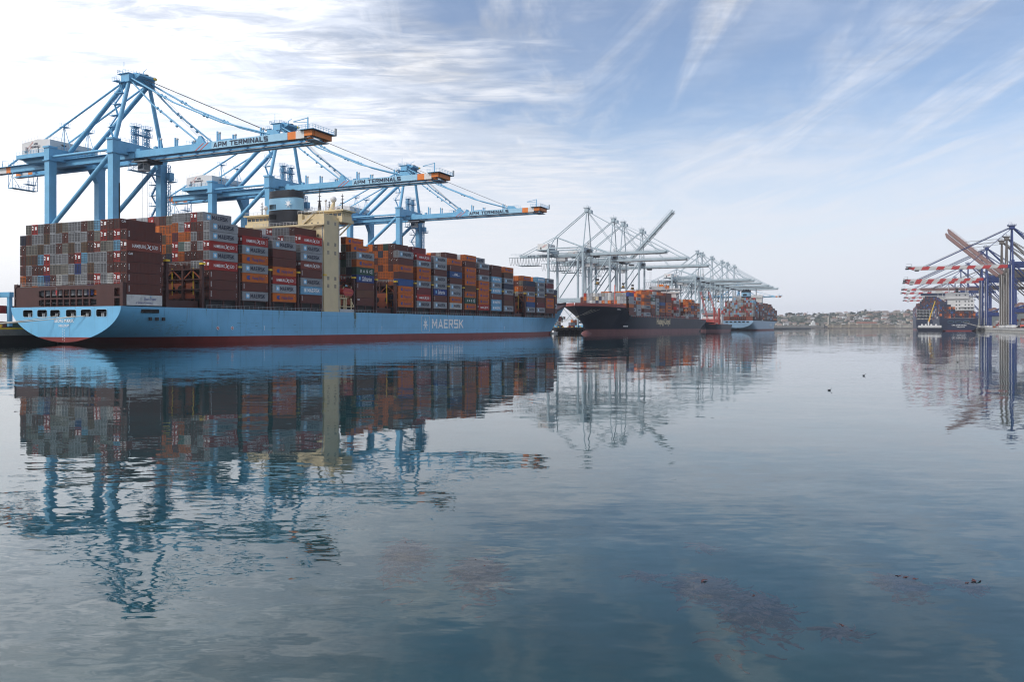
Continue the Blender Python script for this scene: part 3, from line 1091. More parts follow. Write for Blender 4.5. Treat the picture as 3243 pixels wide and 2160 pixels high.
# name and emblem on the side
sx = 21.45
nm = MB().block('MAERSK', (sx, 157.3, 5.2), UY, VZ, 28.3, 4.0, M['letter_white'], .2)
nm.build('side_lettering', ship)
em = MB()
y0, y1, z0, z1 = 148.6, 155.2, 3.6, 10.5
rr = []
for cx_, cz_, a0 in ((y1 - .8, z1 - .8, 0), (y0 + .8, z1 - .8, 90), (y0 + .8, z0 + .8, 180), (y1 - .8, z0 + .8, 270)):
    for k in range(4):
        rr.append((sx, cx_ + .8 * math.cos(R(a0 + 30 * k)), cz_ + .8 * math.sin(R(a0 + 30 * k))))
for p, q_ in zip(rr, rr[1:] + rr[:1]):
    em.bar(p, q_, .05, .18, M['letter_white'], up=(1, 0, 0))
em.star((sx, (y0 + y1) / 2, 7.0), (0, .72, 0), VZ, 2.9, M['letter_white'])
em.build('side_emblem', ship)
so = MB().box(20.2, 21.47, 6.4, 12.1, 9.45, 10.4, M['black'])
so.build('side_opening', ship)
for y in (33.5, 39.3):
    mk = MB().tube((21.40, y, 5.4), (21.46, y, 5.4), .55, M['letter_white'], 14)
    mk.tube((21.43, y, 5.4), (21.47, y, 5.4), .42, M['red'], 14)
    mk.bar((21.5, y - .3, 5.1), (21.5, y + .3, 5.7), .03, .12, M['letter_white'])
    mk.build('tug_mark', ship)
for y in (9.0, 11.2, 13.4):
    MB().box(21.0, 21.46, y, y + .8, 7.4, 8.3, M['dark']).build('fairlead', ship)
for y in (53.2, 119, 230):
    MB().box(21.42, 21.45, y, y + .12, 4.6, 5.9, M['letter_white']).box(21.42, 21.45, y - .25, y + .3, 5.9, 6.0, M['letter_white']).build('load_mark', ship)
# red-brown stern wall with openings
rw = MB()
DB = M['deck_brown']
yw = .9
xs_open = [(-11.2 + 2.5 * i, -11.2 + 2.5 * i + 2.05) for i in range(9)]
rw.box(-20.6, -11.2, yw, yw + .35, ZD, 16.7, DB)
rw.box(11.3, 17.6, yw, yw + .35, ZD, 16.9, DB)
for z0, z1 in ((ZD, ZD + .25), (13.15, 13.6), (15.7, 16.8)):
    rw.box(-11.2, 11.3, yw, yw + .35, z0, z1, DB)
for (a, b), (a2, b2) in zip(xs_open, xs_open[1:]):
    rw.box(b, a2, yw + .01, yw + .34, ZD + .25, 15.7, DB)
for xa, xb in ((-11.2, -10.2), (10.3, 11.3)):   # rounded ends
    for zz in (11.35, 13.0, 13.6, 15.5):
        rw.box(xa, xb, yw - .01, yw + .33, zz, zz + .22, DB)
rw.box(17.6, 17.9, yw, yw + .35, ZD, 16.9, DB).box(17.9, 20.1, yw, yw + .35, 15.8, 16.9, DB).box(17.9, 20.1, yw, yw + .35, 13.2, 13.7, DB)
rw.box(20.1, 21.2, yw - .2, 1.8, ZD, 17.3, DB)
rw.box(-21.4, -20.6, yw - .2, 1.8, ZD, ZD + .4, DB).box(-21.4, -21.1, yw, 1.8, ZD, 17.4, DB).box(-21.4, -20.2, yw, 1.8, 16.4, 17.5, DB).box(-21.3, -20.4, yw, 1.8, 13.4, 13.8, DB)
rw.box(-11.2, 11.3, yw + 1.0, yw + 1.05, ZD + 1.1, ZD + 1.17, M['galv']).box(-11.2, 11.3, yw + 1.0, yw + 1.05, 14.7, 14.77, M['galv'])
rw.rail([(-20.3, yw + .2, 16.8), (20, yw + .2, 16.9)], M['galv'], 1.0, 1.6, .06)
rw.build('stern_wall', ship)['label'] = 'red brown stern wall with two rows of openings'
dk = MB()
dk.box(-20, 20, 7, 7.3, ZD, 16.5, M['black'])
for i in range(16):
    dk.box(-19 + 2.45 * i, -19 + 2.45 * i + 2.3, 6.0, 7, ZD + .1, 13.9 if i % 3 else 16.4, M['dark'])
dk.build('stern_recess', ship)
fl = MB().bar((-2.9, -.2, 14.2), (-2.6, -.25, 16.2), .08, .08, M['galv']).prism([(0, 0), (.55, -.2), (.4, -1.5), (.05, -1.2)], (-2.8, -.3, 15.6), (1, 0, 0), VZ, (0, .05, 0), M['red'])
fl.build('ensign', ship)
# yellow caps, lashing bridges and hatch coamings
lb_edges = []
for bi, (s0, *_r) in enumerate(BAYS):
    lb_edges.append(s0 - 1.15)
for s_ in (15.1, 28.0, 84.0, 101.4, 115.7, 129.6, 243.2, 257.2, 299.6):
    lb_edges.append(s_)
done = []
for s_ in sorted(lb_edges):
    if s_ < 5 or any(abs(s_ - d) < 1.6 for d in done) or 84.5 < s_ < 100:
        continue
    done.append(s_)
    lb = MB()
    top = 23.6
    for xx in (20.5, 13.5, 6, -1.5, -9, -16.5, -20.5):
        lb.box(xx - .35, xx + .35, s_ - .35, s_ + .45, ZD, top, DB)
    for zz in (13.6, 16.4, 19.3, 22.2):
        lb.box(-20.8, 20.8, s_ - .45, s_ + .5, zz, zz + .3, DB)
    for i, xx in enumerate((13.5, 6, -1.5, -9)):
        lb.bar((xx, s_, 19.4), (xx + 3.5, s_, 22.2), .3, .3, M['deck_rust'])
        lb.bar((xx + 7, s_, 19.4), (xx + 3.5, s_, 22.2), .3, .3, M['deck_rust'])
    lb.box(20.86, 21.2, s_ - .35, s_ + .45, ZD, top, DB)
    lb.box(20.3, 21.5, s_ - .6, s_ + .7, top, top + .55, M['yellow'])
    lb.rail([(-20, s_, top), (20, s_, top)], M['galv'], 1.0, 2.5, .06)
    o = lb.build('lashing_bridge', ship)
for (ya, yb) in ((16.2, 29.2), (116.6, 129.8), (244.0, 257.2)):
    gp = MB()
    gp.box(-20, 17.5, yb - .9, yb - .6, ZD, 19.2, M['deck_rust'])
    for i in range(5):
        for zz in (12.6, 15.9):
            gp.box(16.3 - 3.6 * i, 17.2 - 3.6 * i, yb - .95, yb - .88, zz, zz + 1.5, M['black'])
    for xx in (12.2, 4.6):
        gp.ball((xx, yb - .9, 16.6), 1.25, M['black'], (1, .05, 1), 14, 8)
        gp.ball((xx, yb - .9, 13.0), 1.25, M['black'], (1, .05, 1), 14, 8)
    for xx in (17.4, 9.2):
        gp.bar((xx, yb - 1.2, 15.0), (xx, yb - 1.2, 22.8), .16, .16, M['yellow'])
    gp.box(-20, 19.5, ya, yb - 1.5, ZD, 13.2, M['deck_brown'])
    gp.build('hatch_bulkhead', ship)
cm = MB()
for s0, *_r in BAYS[1:]:
    cm.box(-20.4, 20.0, s0 - .2, s0 + 11.6, ZD, 13.85, M['dark'])
    for k in range(3):
        yy = s0 + .3 + 5.3 * k
        cm.bar((21.0, yy, ZD), (21.0, yy + .25, 13.8), .45, .4, DB)
    cm.box(20.3, 21.2, s0 - .1, s0 + 11.5, 13.6, 13.86, DB)
    cm.rail([(21.25, s0 - 1, ZD), (21.25, s0 + 13, ZD)], M['galv'], 1.0, 2.0, .05)
cm.build('hatch_coaming', ship)
# bow bulwark and mast
bw = MB()
for s_a, s_b in zip(secs[-16:-1], secs[-15:]):
    a, b = s_a[-1], s_b[-1]
    for sd in (1, -1):
        bw.add([(sd * a[0], a[1], a[2] - .1), (sd * b[0], b[1], b[2] - .1), (sd * b[0] * 1.02, b[1] + .3, b[2] + 1.5), (sd * a[0] * 1.02, a[1] + .3, a[2] + 1.5)], [(0, 1, 2, 3)], DB)
bw.box(-8, 8, 322, 330, 14, 18.6, DB)
bw.build('bulwark', ship)
MB().tube((0, 345, 17), (0, 345, 31), .35, DB, 8).box(-1.4, 1.4, 344.7, 345.3, 28, 28.5, M['dark']).build('foremast', ship)
# accommodation: tall cream block with bridge and funnel
ac = MB()
CR = M['cream']
ac.box(11.5, 21.3, 83.5, 92.0, ZD, 43.6, CR)
ac.box(-21.3, 11.5, 84.2, 91.8, ZD, 41.6, CR)
ac.box(-9.5, 21.9, 82.4, 83.5, 41.2, 41.75, CR)
ac.box(9.8, 11.6, 83.6, 91, 41.6, 45.6, CR).box(11.6, 20.4, 84.5, 92.0, 43.6, 45.4, CR)
acc = ac.build('accommodation', ship)
acc['label'] = 'tall cream deckhouse block'
for zz in (19.5, 22.2, 31.2, 34.2, 41.6):
    for yy in (85.3, 85.9, 89.3, 89.9):
        MB().box(21.25, 21.34, yy, yy + .4, zz, zz + 1.25, M['glass']).build('window', acc)
for xx in (13.2, 15.8, 18.4):
    for zz in (37.2, 41.3):
        MB().box(xx, xx + .5, 83.42, 83.54, zz, zz + 1.0, M['glass']).build('window', acc)
MB().tube((20.6, 83.35, 12), (20.6, 83.35, 42), .14, M['galv'], 6).build('pipe', acc)
ld = MB().bar((21.42, 92.0, 12), (21.42, 92.0, 43), .08, .08, M['galv']).bar((21.42, 91.4, 12), (21.42, 91.4, 43), .08, .08, M['galv'])
for k in range(40):
    ld.bar((21.42, 91.4, 12.4 + .76 * k), (21.42, 92.0, 12.4 + .76 * k), .05, .05, M['galv'])
ld.build('ladder', acc)
br = MB()
br.box(-22.0, 22.6, 92.0, 99.0, 43.2, 44.3, CR)
br.box(-10, 12, 92.2, 99.2, ZD, 43.2, CR)
br.box(-22.6, 23.2, 91.8, 99.4, 47.2, 47.75, CR)
br.box(-21.6, 22.2, 92.6, 98.6, 44.3, 45.5, CR)
br.box(-21.3, 21.9, 92.9, 98.3, 45.5, 46.6, M['glass'])
br.box(-21.6, 22.2, 92.6, 98.6, 46.6, 47.2, CR)
for i in range(24):
    x = -21.5 + i * 1.88
    br.box(x, x + .22, 92.7, 98.5, 45.5, 46.6, CR)
for y in (94.2, 95.8, 97.2):
    br.box(-21.5, 22.1, y, y + .2, 45.5, 46.6, CR)
br.bar((20.8, 92.1, 40.2), (22.0, 97.5, 43.3), .4, .4, CR).bar((14.5, 91.8, 40.0), (19, 91.5, 43.4), .4, .4, CR).bar((21.3, 92.5, 38.5), (22.2, 98, 43.2), .4, .4, CR).bar((-20.8, 92.1, 40.2), (-22.0, 97.5, 43.3), .4, .4, CR)
br.rail([(-22, 92, 47.75), (22.6, 92, 47.75), (22.6, 99, 47.75)], M['white'], 1.1, 2.0, .07)
br.build('bridge', ship)
dr_ = MB()
dr_.rail([(-9.4, 82.5, 41.75), (10.3, 82.5, 41.75)], M['white'], 1.1, 1.5, .08)
dr_.rail([(9.8, 83.6, 45.6), (20.4, 84.2, 45.4)], M['white'], 1.1, 1.5, .08)
dr_.bar((12.5, 83.2, 41.8), (17.5, 83.2, 45.2), .6, .12, CR).bar((14.5, 83.0, 38.6), (18.5, 83.0, 41.4), .6, .12, CR).box(10.5, 20.9, 82.6, 83.5, 40.9, 41.1, CR)
dr_.rail([(12.5, 82.9, 42.0), (17.5, 82.9, 45.3)], M['white'], .9, 1.2, .06)
dr_.build('railing', ship)
fu = MB()


def oval(mb, cx_, cy_, rx0, ry0, z0, rx1, ry1, z1, m, n=28, dx=0.0):
    vs = []
    for rx, ry, z, o_ in ((rx0, ry0, z0, 0), (rx1, ry1, z1, dx)):
        for i in range(n):
            t = 2 * math.pi * i / n
            e_ = 0.72
            vs.append((cx_ + o_ + rx * math.copysign(abs(math.cos(t)) ** e_, math.cos(t)), cy_ + ry * math.copysign(abs(math.sin(t)) ** e_, math.sin(t)), z))
    mb.add(vs, [(i, (i + 1) % n, n + (i + 1) % n, n + i) for i in range(n)], m, True)
    mb.add(vs[n:], [tuple(range(n))], m)


fx, fy = 1.6, 87.3
for z0, z1, r0, r1, m in ((41.7, 47.6, 6.9, 6.75, 'funnel_black'), (47.6, 52.0, 6.75, 6.6, 'funnel_blue'), (52.0, 54.6, 6.6, 6.4, 'funnel_black')):
    oval(fu, fx, fy, r0, 3.9, z0, r1, 3.75, z1, M[m])
for k in range(4):
    fu.tube((fx - 3 + 2 * k, fy, 54.5), (fx - 3 + 2 * k, fy, 55.3), .6, M['funnel_black'], 10)
fun = fu.build('funnel', ship)
fun['label'] = 'black funnel with light blue band and white star'
lv = MB()


def fun_y(x, rx, ry):
    return fy - ry * max(0, 1 - abs((x - fx) / rx) ** 2.78) ** .36


for k in range(6):
    xa = -3.3 + .58 * k
    for z_, ry_ in ((47.9, 3.87), (44.4, 3.9)):
        yq = fun_y(xa + .15, 6.75, ry_)
        lv.box(xa, xa + .34, yq - .06, yq + .25, z_, z_ + 1.8, M['black'])
lv.build('louvre', fun)
MB().star((5.6, fun_y(5.6, 6.7, 3.9) - .35, 49.7), (1, 0, 0), VZ, 1.65, M['letter_white'], 7, .34).build('emblem', fun)
for n_, (xx, yy, h) in enumerate(((10.4, 95, 8.8), (-16.4, 95, 5.5), (14.0, 96, 4.0), (19.8, 96, 6.3))):
    ms = MB().tube((xx, yy, 47.7), (xx, yy, 47.7 + h), .28, M['dark'], 6, .08)
    for k in range(3):
        ms.box(xx - .9 + .2 * k, xx + .9 - .2 * k, yy - .1, yy + .1, 47.7 + h * (.45 + .2 * k), 47.9 + h * (.45 + .2 * k), M['dark'])
    if n_ == 0:
        ms.tube((10.4, 95, 47.7), (10.4, 95, 52), .75, M['dark'], 8, .3)
    ms.build('mast', ship)
for xx, zz, r_ in ((16.6, 51.3, 1.15), (-14.6, 50.2, .85), (13.2, 51.5, .5)):
    rd = MB().tube((xx, 95, 47.7), (xx, 95, zz), .25, M['white'], 6)
    rd.ball((xx, 95, zz + r_ * .6), r_, M['white'])
    if r_ > 1:
        rd.tube((15.6, 95, 47.7), (16.8, 95, 51.0), 1.1, M['cream'], 8, .5)
    rd.build('radome', ship)
# gear just forward of the tower
gr = MB()
gr.box(16, 21.2, 92.5, 101.4, ZD, 12.2, M['galv'])
for yy in (92.8, 95.4, 96.6, 99.8):
    for xx in (20.9, 18.4):
        gr.box(xx - .18, xx + .18, yy - .18, yy + .18, 12.2, 16.2, CR)
gr.box(18.2, 21.2, 92.6, 97.0, 15.9, 16.3, CR).box(18.2, 21.2, 92.6, 101.2, 13.0, 13.25, CR)
gr.rail([(21.1, 92.6, 16.3), (21.1, 97, 16.3)], CR, 1.0, 1.0, .08)
gr.bar((20.8, 99.5, 16.0), (21.2, 101, 13.1), .3, .3, CR)
for k in range(5):
    gr.tube((19.4, 93.2 + .9 * k, 17.2), (19.4, 93.2 + .9 * k, 18.4 + .3 * (k % 2)), .35, M['galv' if k % 2 else 'dark'], 8)
gr.build('deck_machinery', ship)
lbt = MB()
prof = [(-3.2, .3), (-2.2, -.9), (2.2, -.9), (3.1, .2), (3.0, 1.0), (1.8, 1.7), (-1.6, 1.9), (-2.9, 1.2)]
lbt.prism(prof, (19.0, 97.6, 18.0), (0, 1, 0), VZ, (2.3, 0, 0), M['red'])
lbt.box(21.3, 21.34, 95.2, 99.6, 18.1, 18.3, M['orange'])
for yy in (95.3, 99.9):
    lbt.bar((19.5, yy, 16.2), (21.0, yy, 20.4), .25, .3, CR)
lbt.build('lifeboat', ship)['label'] = 'red lifeboat forward of the cream tower'
DB = M['deck_brown']

st_b = MB()
rs0 = random.Random(3)
for k in range(30):
    y = 14 + 9.6 * k
    if y < 285:
        st_b.box(21.40, 21.412, y, y + .07, 3.2, 11.0, M['seam'])
for z in (5.3, 9.6):
    st_b.box(21.40, 21.415, 46, 240, z, z + .05, M['seam'])
st_b.build('plate_seam', ship)
sn = MB()
for y, z0, wd, m in ((81.9, 4.2, .55, 'stain'), (101.5, 3.3, 1.5, 'stain'), (60, 7, .4, 'stain'), (62.5, 8.5, .3, 'stain'), (135, 8, .35, 'stain'), (171, 8.4, .3, 'stain'), (196, 7.8, .3, 'stain'), (226, 8.2, .35, 'stain'), (254, 7.6, .3, 'stain'), (44, 9, .3, 'stain'), (29, 8.8, .25, 'stain')):
    n_ = 7
    for k in range(n_):
        w2 = wd * (1 - k / n_) * rs0.uniform(.6, 1.1)
        za, zb_ = 11.0 - (11.0 - z0) * k / n_, 11.0 - (11.0 - z0) * (k + 1) / n_
        o_ = rs0.uniform(-.1, .1)
        sn.box(21.405, 21.42, y - w2 / 2 + o_, y + w2 / 2 + o_, zb_, za, M['stain_dark' if k < 2 else 'stain'])
sn.build('rust_stain', ship)
sc = MB()
for k in range(60):
    y, z = rs0.choice([rs0.gauss(16, 4), rs0.gauss(47, 5), rs0.uniform(60, 270), rs0.gauss(18, 3)]), rs0.uniform(3.4, 7.4)
    if y < 8:
        continue
    ln = rs0.uniform(.3, 1.8)
    sc.bar((21.40, y, z), (21.40, y + ln, z + rs0.uniform(-.25, .25)), .05, rs0.uniform(.03, .09), M['scuff'])
sc.build('scuff_mark', ship)

# mooring lines
def rope(name, a, b, sag, label, r=.07):
    pts = []
    a, b = Vector(a), Vector(b)
    for i in range(13):
        t = i / 12
        p = a.lerp(b, t)
        p.z -= sag * 4 * t * (1 - t)
        pts.append(p)
    o = MB().path(pts, r, M['rope'], 5).build(name)
    return tag(o, label, 'rope', 'mooring lines')


rope('mooring_line', (4.5, -.1, 8.6), (QX - 1.6, -14, QZ + 1), .5, 'pale mooring line from the third stern opening to the quay', .1)
rope('mooring_line', (8.5, -.1, 8.7), (QX - 1.6, -13.5, QZ + 1.2), .4, 'pale mooring line from the fifth stern opening to the quay', .1)
rope('mooring_line', (-3, -.1, 8.6), (QX - 1.6, -15, QZ + 1.1), .5, 'pale mooring line from the second stern opening to the quay', .1)

# ------------------------------------------------------------------ ship-to-shore cranes, nearest light blue type
def pylon_pair(mb, x, y, z, h, m):
    mb.bar((x, y, z), (x, y, z + h), .45, .45, m).bar((x + .9, y, z), (x + .9, y, z + h * .75), .4, .4, m)
    mb.ball((x + .9, y, z + h * .75 + .2), .42, M['white'], nu=8, nv=5)


def stair(mb, p, q, n, m, side=(-1.6, 0), wdt=.7):
    p, q = Vector(p), Vector(q)
    for i in range(n):
        a, b = p.lerp(q, i / n), p.lerp(q, (i + 1) / n)
        s = Vector((side[0], side[1], 0))
        a2, b2 = (a, b + s) if i % 2 == 0 else (a + s, b)
        mb.bar(a2, b2, wdt, .12, m)
        mb.bar(a2 + Vector((0, 0, 1)), b2 + Vector((0, 0, 1)), .08, .08, m)
        mb.bar(a2 + Vector((0, 0, .5)), b2 + Vector((0, 0, .5)), .06, .06, m)
        mb.box(b.x + min(0, s.x) - .6, b.x + max(0, s.x) + .5, b.y + min(0, s.y) - .6, b.y + max(0, s.y) + .6, b.z - .08, b.z + .08, m)
        mb.rail([(b.x + s.x - .6, b.y + s.y - .6, b.z), (b.x + s.x + .6, b.y + s.y - .6, b.z)], m, 1.1, .6, .07)


def crane_near():
    root = empty('quay_crane')
    bl = M['crane_blue']
    for x in (0, -30):
        for y in (-9.5, 9.5):
            lg = MB().box(x - 1.15, x + 1.15, y - 1.35, y + 1.35, 8.2, 61.7, bl)
            lg.box(x - 1.5, x + 1.5, y - 4, y + 4, 6.2, 8.2, bl)
            if x == -30 and y > 0:
                lg.prism([(0, 0), (-3.2, 0), (0, -5)], (x - 1.1, y - 1.35, 61.7), (0, 1, 0), VZ, (2.2, 0, 0), bl)
            if x == 0:
                lg.box(x + 1.15, x + 1.4, y + .9, y + 1.2, 12, 52, M['dark'])
            lgo = lg.build('leg', root)
            bg = MB()
            for k in range(4):
                bg.box(x - .8, x + .8, y - 3.8 + 2 * k, y - 2.2 + 2 * k, QZ + .5, 6.2, M['dark'])
                bg.tube((x - .5, y - 3 + 2 * k, QZ + .5), (x + .5, y - 3 + 2 * k, QZ + .5), .48, M['galv'], 10)
            bg.build('bogie', lgo)
    for x in (0, -30):
        pb = MB()
        pb.box(x - 1.25, x + 1.25, -11.0, 11.0, 61.7, 65.7, bl)
        MB().box(x - 1.0, x + 1.0, -8.2, 8.2, 9, 11.2, bl).build('sill_beam', root)
        pb.box(x - 1.5, x + 1.5, -11.3, -8.0, 65.7, 66.3, bl)
        pb.box(x - 1.6, x + 1.6, -11.3, -8.0, 61.4, 61.7, bl)
        pb.rail([(x + 1.2, -8, 65.7), (x + 1.2, 11, 65.7)], bl, 1.1, 1.6, .07)
        pb.build('cross_beam', root)
    for y in (-9.5, 9.5):
        MB().box(-28.9, -1.1, y - .9, y + .9, 21.5, 24, bl).build('portal_beam', root)
    for y in (-9.5, 9.5):
        MB().tube((-29, y, 62.8), (-1.5, y, 62.8), .42, bl).build('tie_tube', root)
        MB().tube((-1.6, y, 61.2), (-29.2, y, 39.6), .78, bl, 12).build('diagonal_brace', root)
    # girder (landside)
    g = MB()
    for sy in (-1, 1):
        ya, yb = sorted((sy * 4.7, sy * 3.5))
        g.box(-57.5, 3.6, ya, yb, 60.5, 62.65, bl)
        for a, b, m in ((-57.5, -59.8, 'orange'), (-59.8, -63.5, 'white'), (-63.5, -66.5, 'orange')):
            g.box(b, a, ya, yb, 60.5, 62.65, M[m])
        yc, yd = sorted((sy * 3.5, sy * 2.5))
        g.box(-66, 3.6, yc, yd, 60.45, 61.0, bl)
        g.box(-66, 3.6, *sorted((sy * 4.7, sy * 5.6)), 62.5, 62.65, bl)
    for k in range(9):
        g.box(-64 + 8 * k, -63.3 + 8 * k, -3.5, 3.5, 61.8, 62.6, bl)
    g.rail([(-66, -5.5, 62.65), (-44, -5.5, 62.65)], bl, 1.1, 1.6, .07)
    g.rail([(-29, -5.5, 62.65), (2, -5.5, 62.65)], bl, 1.1, 1.6, .07)
    for xx in (-62, -56):
        g.bar((xx, -4.6, 62.6), (xx, -4.6, 65), .14, .14, bl).bar((xx, -4.6, 65), (xx + 5, -4.6, 64.4), .12, .12, bl)
    g.build('girder', root)
    # boom
    b = MB()
    for sy in (-1, 1):
        ya, yb = sorted((sy * 4.7, sy * 3.5))
        b.box(3.9, 65.9, ya, yb, 60.5, 62.7, bl)
        for a, c_, m in ((65.9, 68.9, 'orange'), (68.9, 71.9, 'white'), (71.9, 74.7, 'orange')):
            b.box(a, c_, ya, yb, 60.5 + (.6 if a > 71 else 0), 62.7, M[m])
        yc, yd = sorted((sy * 3.5, sy * 2.5))
        b.box(3.9, 71.9, yc, yd, 60.4, 61.0, bl)
        b.box(71.9, 73.5, yc, yd, 60.4, 61.0, M['orange'])
        b.box(3.9, 73, *sorted((sy * 2.2, sy * 2.5)), 60.9, 61.2, M['galv'])
    for k in range(10):
        b.box(8 + 7 * k, 8.6 + 7 * k, -3.5, 3.5, 61.8, 62.6, bl)
    b.box(73.6, 74.9, -3.5, 3.5, 61.1, 62.6, M['orange'])
    b.build('boom', root)
    bp = MB()
    bp.box(70.5, 75.8, -5.6, 5.6, 62.75, 62.9, bl).box(71, 74.5, -3.5, 3.5, 60.1, 60.25, bl)
    bp.rail([(70.5, -5.5, 62.9), (75.7, -5.5, 62.9), (75.7, 5.5, 62.9), (70.5, 5.5, 62.9)], bl, 1.2, 1.2, .08)
    bp.rail([(71, -3.4, 60.25), (74.4, -3.4, 60.25)], bl, .9, 1.2, .07)
    bp.bar((73.2, -4.6, 62.9), (73.2, -4.6, 66.4), .28, .28, bl).bar((73.2, -4.6, 66.2), (68.8, -5.6, 65.3), .2, .2, bl).bar((73.2, -4.6, 64.9), (68.8, -5.6, 65.2), .14, .14, bl)
    bp.box(75.6, 76.0, 4.6, 5.4, 62.9, 64.9, M['galv'])
    bp.build('tip_platform', root)
    fit = MB()
    for x, h in ((14, 3.6), (21, 2.8), (28.3, 1.0), (38.5, 3.1), (44.8, 1.5), (55.5, 2.6)):
        pylon_pair(fit, x, -4.2, 62.7, h, bl)
    fit.box(40, 44, -4.6, -3.6, 62.7, 63.1, bl).box(12, 13, -4.7, -3.6, 62.7, 63.5, bl).box(4.5, 6, -4.7, -3.5, 62.7, 63.4, bl)
    for sy in (-1, 1):
        fit.prism([(-1.6, 0), (3.4, 0), (2.2, 1.2), (-.9, 1.5)], (59.2, sy * 4.6, 62.7), (1, 0, 0), VZ, (0, -sy * .9, 0), bl)
        fit.prism([(-1.6, 0), (2.2, 0), (.6, 2.3), (-.3, 2.3)], (31.4, sy * 4.6, 62.7), (1, 0, 0), VZ, (0, -sy * .9, 0), bl)
    fit.rail([(26, -4.6, 62.7), (29, -4.6, 62.7)], bl, 1.2, 1.5, .07).rail([(32.5, -4.6, 62.7), (36, -4.6, 62.7)], bl, 1.2, 1.0, .07).rail([(61.5, -4.6, 63.4), (65, -4.6, 62.7)], bl, 1.1, .9, .07)
    fit.build('boom_fitting', root)
    yl = -4.75
    MB().quad((36.6, yl + .015, 60.55), (1, 0, 0), VZ, 29.2, 2.1, M['panel_pale']).block('APM TERMINALS', (37.4, yl - .01, 60.86), (1, 0, 0), VZ, 21.2, 1.5, M['letter_navy'], .23).build('lettering', root)
    ls = MB()
    for a in (0, 1.9):
        ls.add([(29.8 + a, yl - .01, 60.55), (30.25 + a, yl - .01, 60.55), (33.55 + a, yl - .01, 62.6), (33.1 + a, yl - .01, 62.6)], [(0, 1, 2, 3)], M['coral'])
    ls.build('stripe', root)
    # top frame
    for sy in (-1, 1):
        MB().tube((.3, sy * 9.4, 65.6), (.5, sy * 4.0, 86.4), .74, bl, 12, .64).build('mast_leg', root)
        MB().tube((-.2, sy * 4.0, 86.4), (-27.6 - .8 * (sy > 0), sy * 3.9, 65.4), .78, bl, 12).build('back_leg', root)
        MB().tube((-1.0, sy * 3.9, 86.6), (-59.0, sy * 4.4, 63.0), .33, bl, 8).build('backstay', root)
        st_ = MB()
        A_ = Vector((.9, sy * 4.1, 87.2))
        for dy in (-.28, .28):
            P = [A_ + Vector((0, dy, 0)), Vector((20, sy * 4.2 + dy, 76.9)), Vector((40, sy * 4.2 + dy, 68.5)), Vector((59.2, sy * 4.2 + dy, 62.9))]
            st_.path(P, .26, bl, 6)
        for p in ((15, 79.6), (16.6, 78.8), (33, 71.4), (34.4, 70.8)):
            st_.ball((p[0], sy * 4.2, p[1]), .55, bl, nu=8, nv=5)
        st_.build('forestay', root)
        st_ = MB()
        P = [Vector((.7, sy * 4.1, 86.7)), Vector((11, sy * 4.15, 77.2)), Vector((21, sy * 4.2, 70.2)), Vector((30.6, sy * 4.2, 63.4))]
        st_.path(P, .27, bl, 6)
        for k in (.42, .47, .62, .7):
            st_.ball(P[0].lerp(P[3], k) - Vector((0, 0, 1.2)), .5, bl, nu=8, nv=5)
        st_.build('inner_stay', root)
    hd = MB()
    hd.box(-1.3, 1.3, -4.9, 4.9, 86.0, 88.2, bl)
    hd.box(-1.9, 1.7, -5.2, -3.4, 85.6, 88.5, bl).box(-1.9, 1.7, 3.4, 5.2, 85.6, 88.5, bl)
    hd.prism([(1.2, 0), (4.2, 1.6), (4.2, 2.3), (1.2, 2.2)], (0, -3.2, 86.1), (1, 0, 0), VZ, (0, 6.6, 0), bl)
    for k in range(4):
        hd.tube((1.0 + .5 * k, 1.0, 88.6), (1.0 + .5 * k, 1.3, 88.6), .8, M['dark'], 12)
    hd.box(4.2, 4.7, 2.4, 3.4, 87.6, 88.3, M['yellow'])
    hd.box(-1.0, 1.0, -1.6, .6, 88.2, 89.5, bl).box(-3.2, 1.8, -5.6, 5.4, 88.25, 88.4, bl)
    hd.rail([(-3.2, -5.6, 88.4), (1.8, -5.6, 88.4), (1.8, 5.4, 88.4), (-3.2, 5.4, 88.4), (-3.2, -5.6, 88.4)], bl, 1.1, 1.1, .08)
    hd.bar((-.5, 2.6, 88.4), (-.5, 2.6, 91.2), .22, .22, bl).bar((-.5, 2.6, 91), (2.4, 1.2, 91.3), .16, .16, bl).bar((-1.5, -4.4, 88.4), (-1.5, -4.4, 92.4), .1, .1, bl)
    hd.box(-4.6, -2.4, -6.4, -4.6, 86.0, 86.15, bl).rail([(-4.6, -6.4, 86.1), (-2.4, -6.4, 86.1)], bl, 1.1, .8, .07)
    hd.build('mast_head', root)
    rp = MB()
    for y in (-1.2, 0, 1.2):
        rp.tube((2.5, y, 87.6), (59, y, 63.3), .05, M['cable'], 4).tube((2.5, y, 87.3), (30.5, y, 63.4), .05, M['cable'], 4)
    for x, y in ((3, -1), (3, 1), (6, -1), (6, 1)):
        rp.tube((x, y, 60), (x, y, 36), .05, M['cable'], 4)
    rp.build('cable', root)
    # machinery house
    mh = MB()
    hw_ = M['house_grey']
    pr = [(-44.6, 64.6), (-30.4, 64.6), (-30.4, 68.9), (-36.6, 69.5), (-44.6, 68.7)]
    mh.prism(pr, (0, -9.4, 0), (1, 0, 0), VZ, (0, 18.4, 0), hw_)
    mh.box(-43.2, -41.8, -10.1, -9.4, 65.7, 67.2, hw_).box(-40.6, -39.9, -9.5, -9.38, 64.7, 66.5, M['galv']).box(-36.4, -36.1, -9.5, -9.38, 64.7, 66.6, M['dark'])
    mh.box(-30.5, -30.3, -1, 6.5, 66.6, 66.85, M['dark']).ball((-30.3, -4.3, 67.6), .8, M['dark'], (.1, 1.3, .3)).ball((-30.3, 6.6, 66.6), .8, M['dark'], (.1, 1.3, .3))
    mho = mh.build('machinery_house', root)
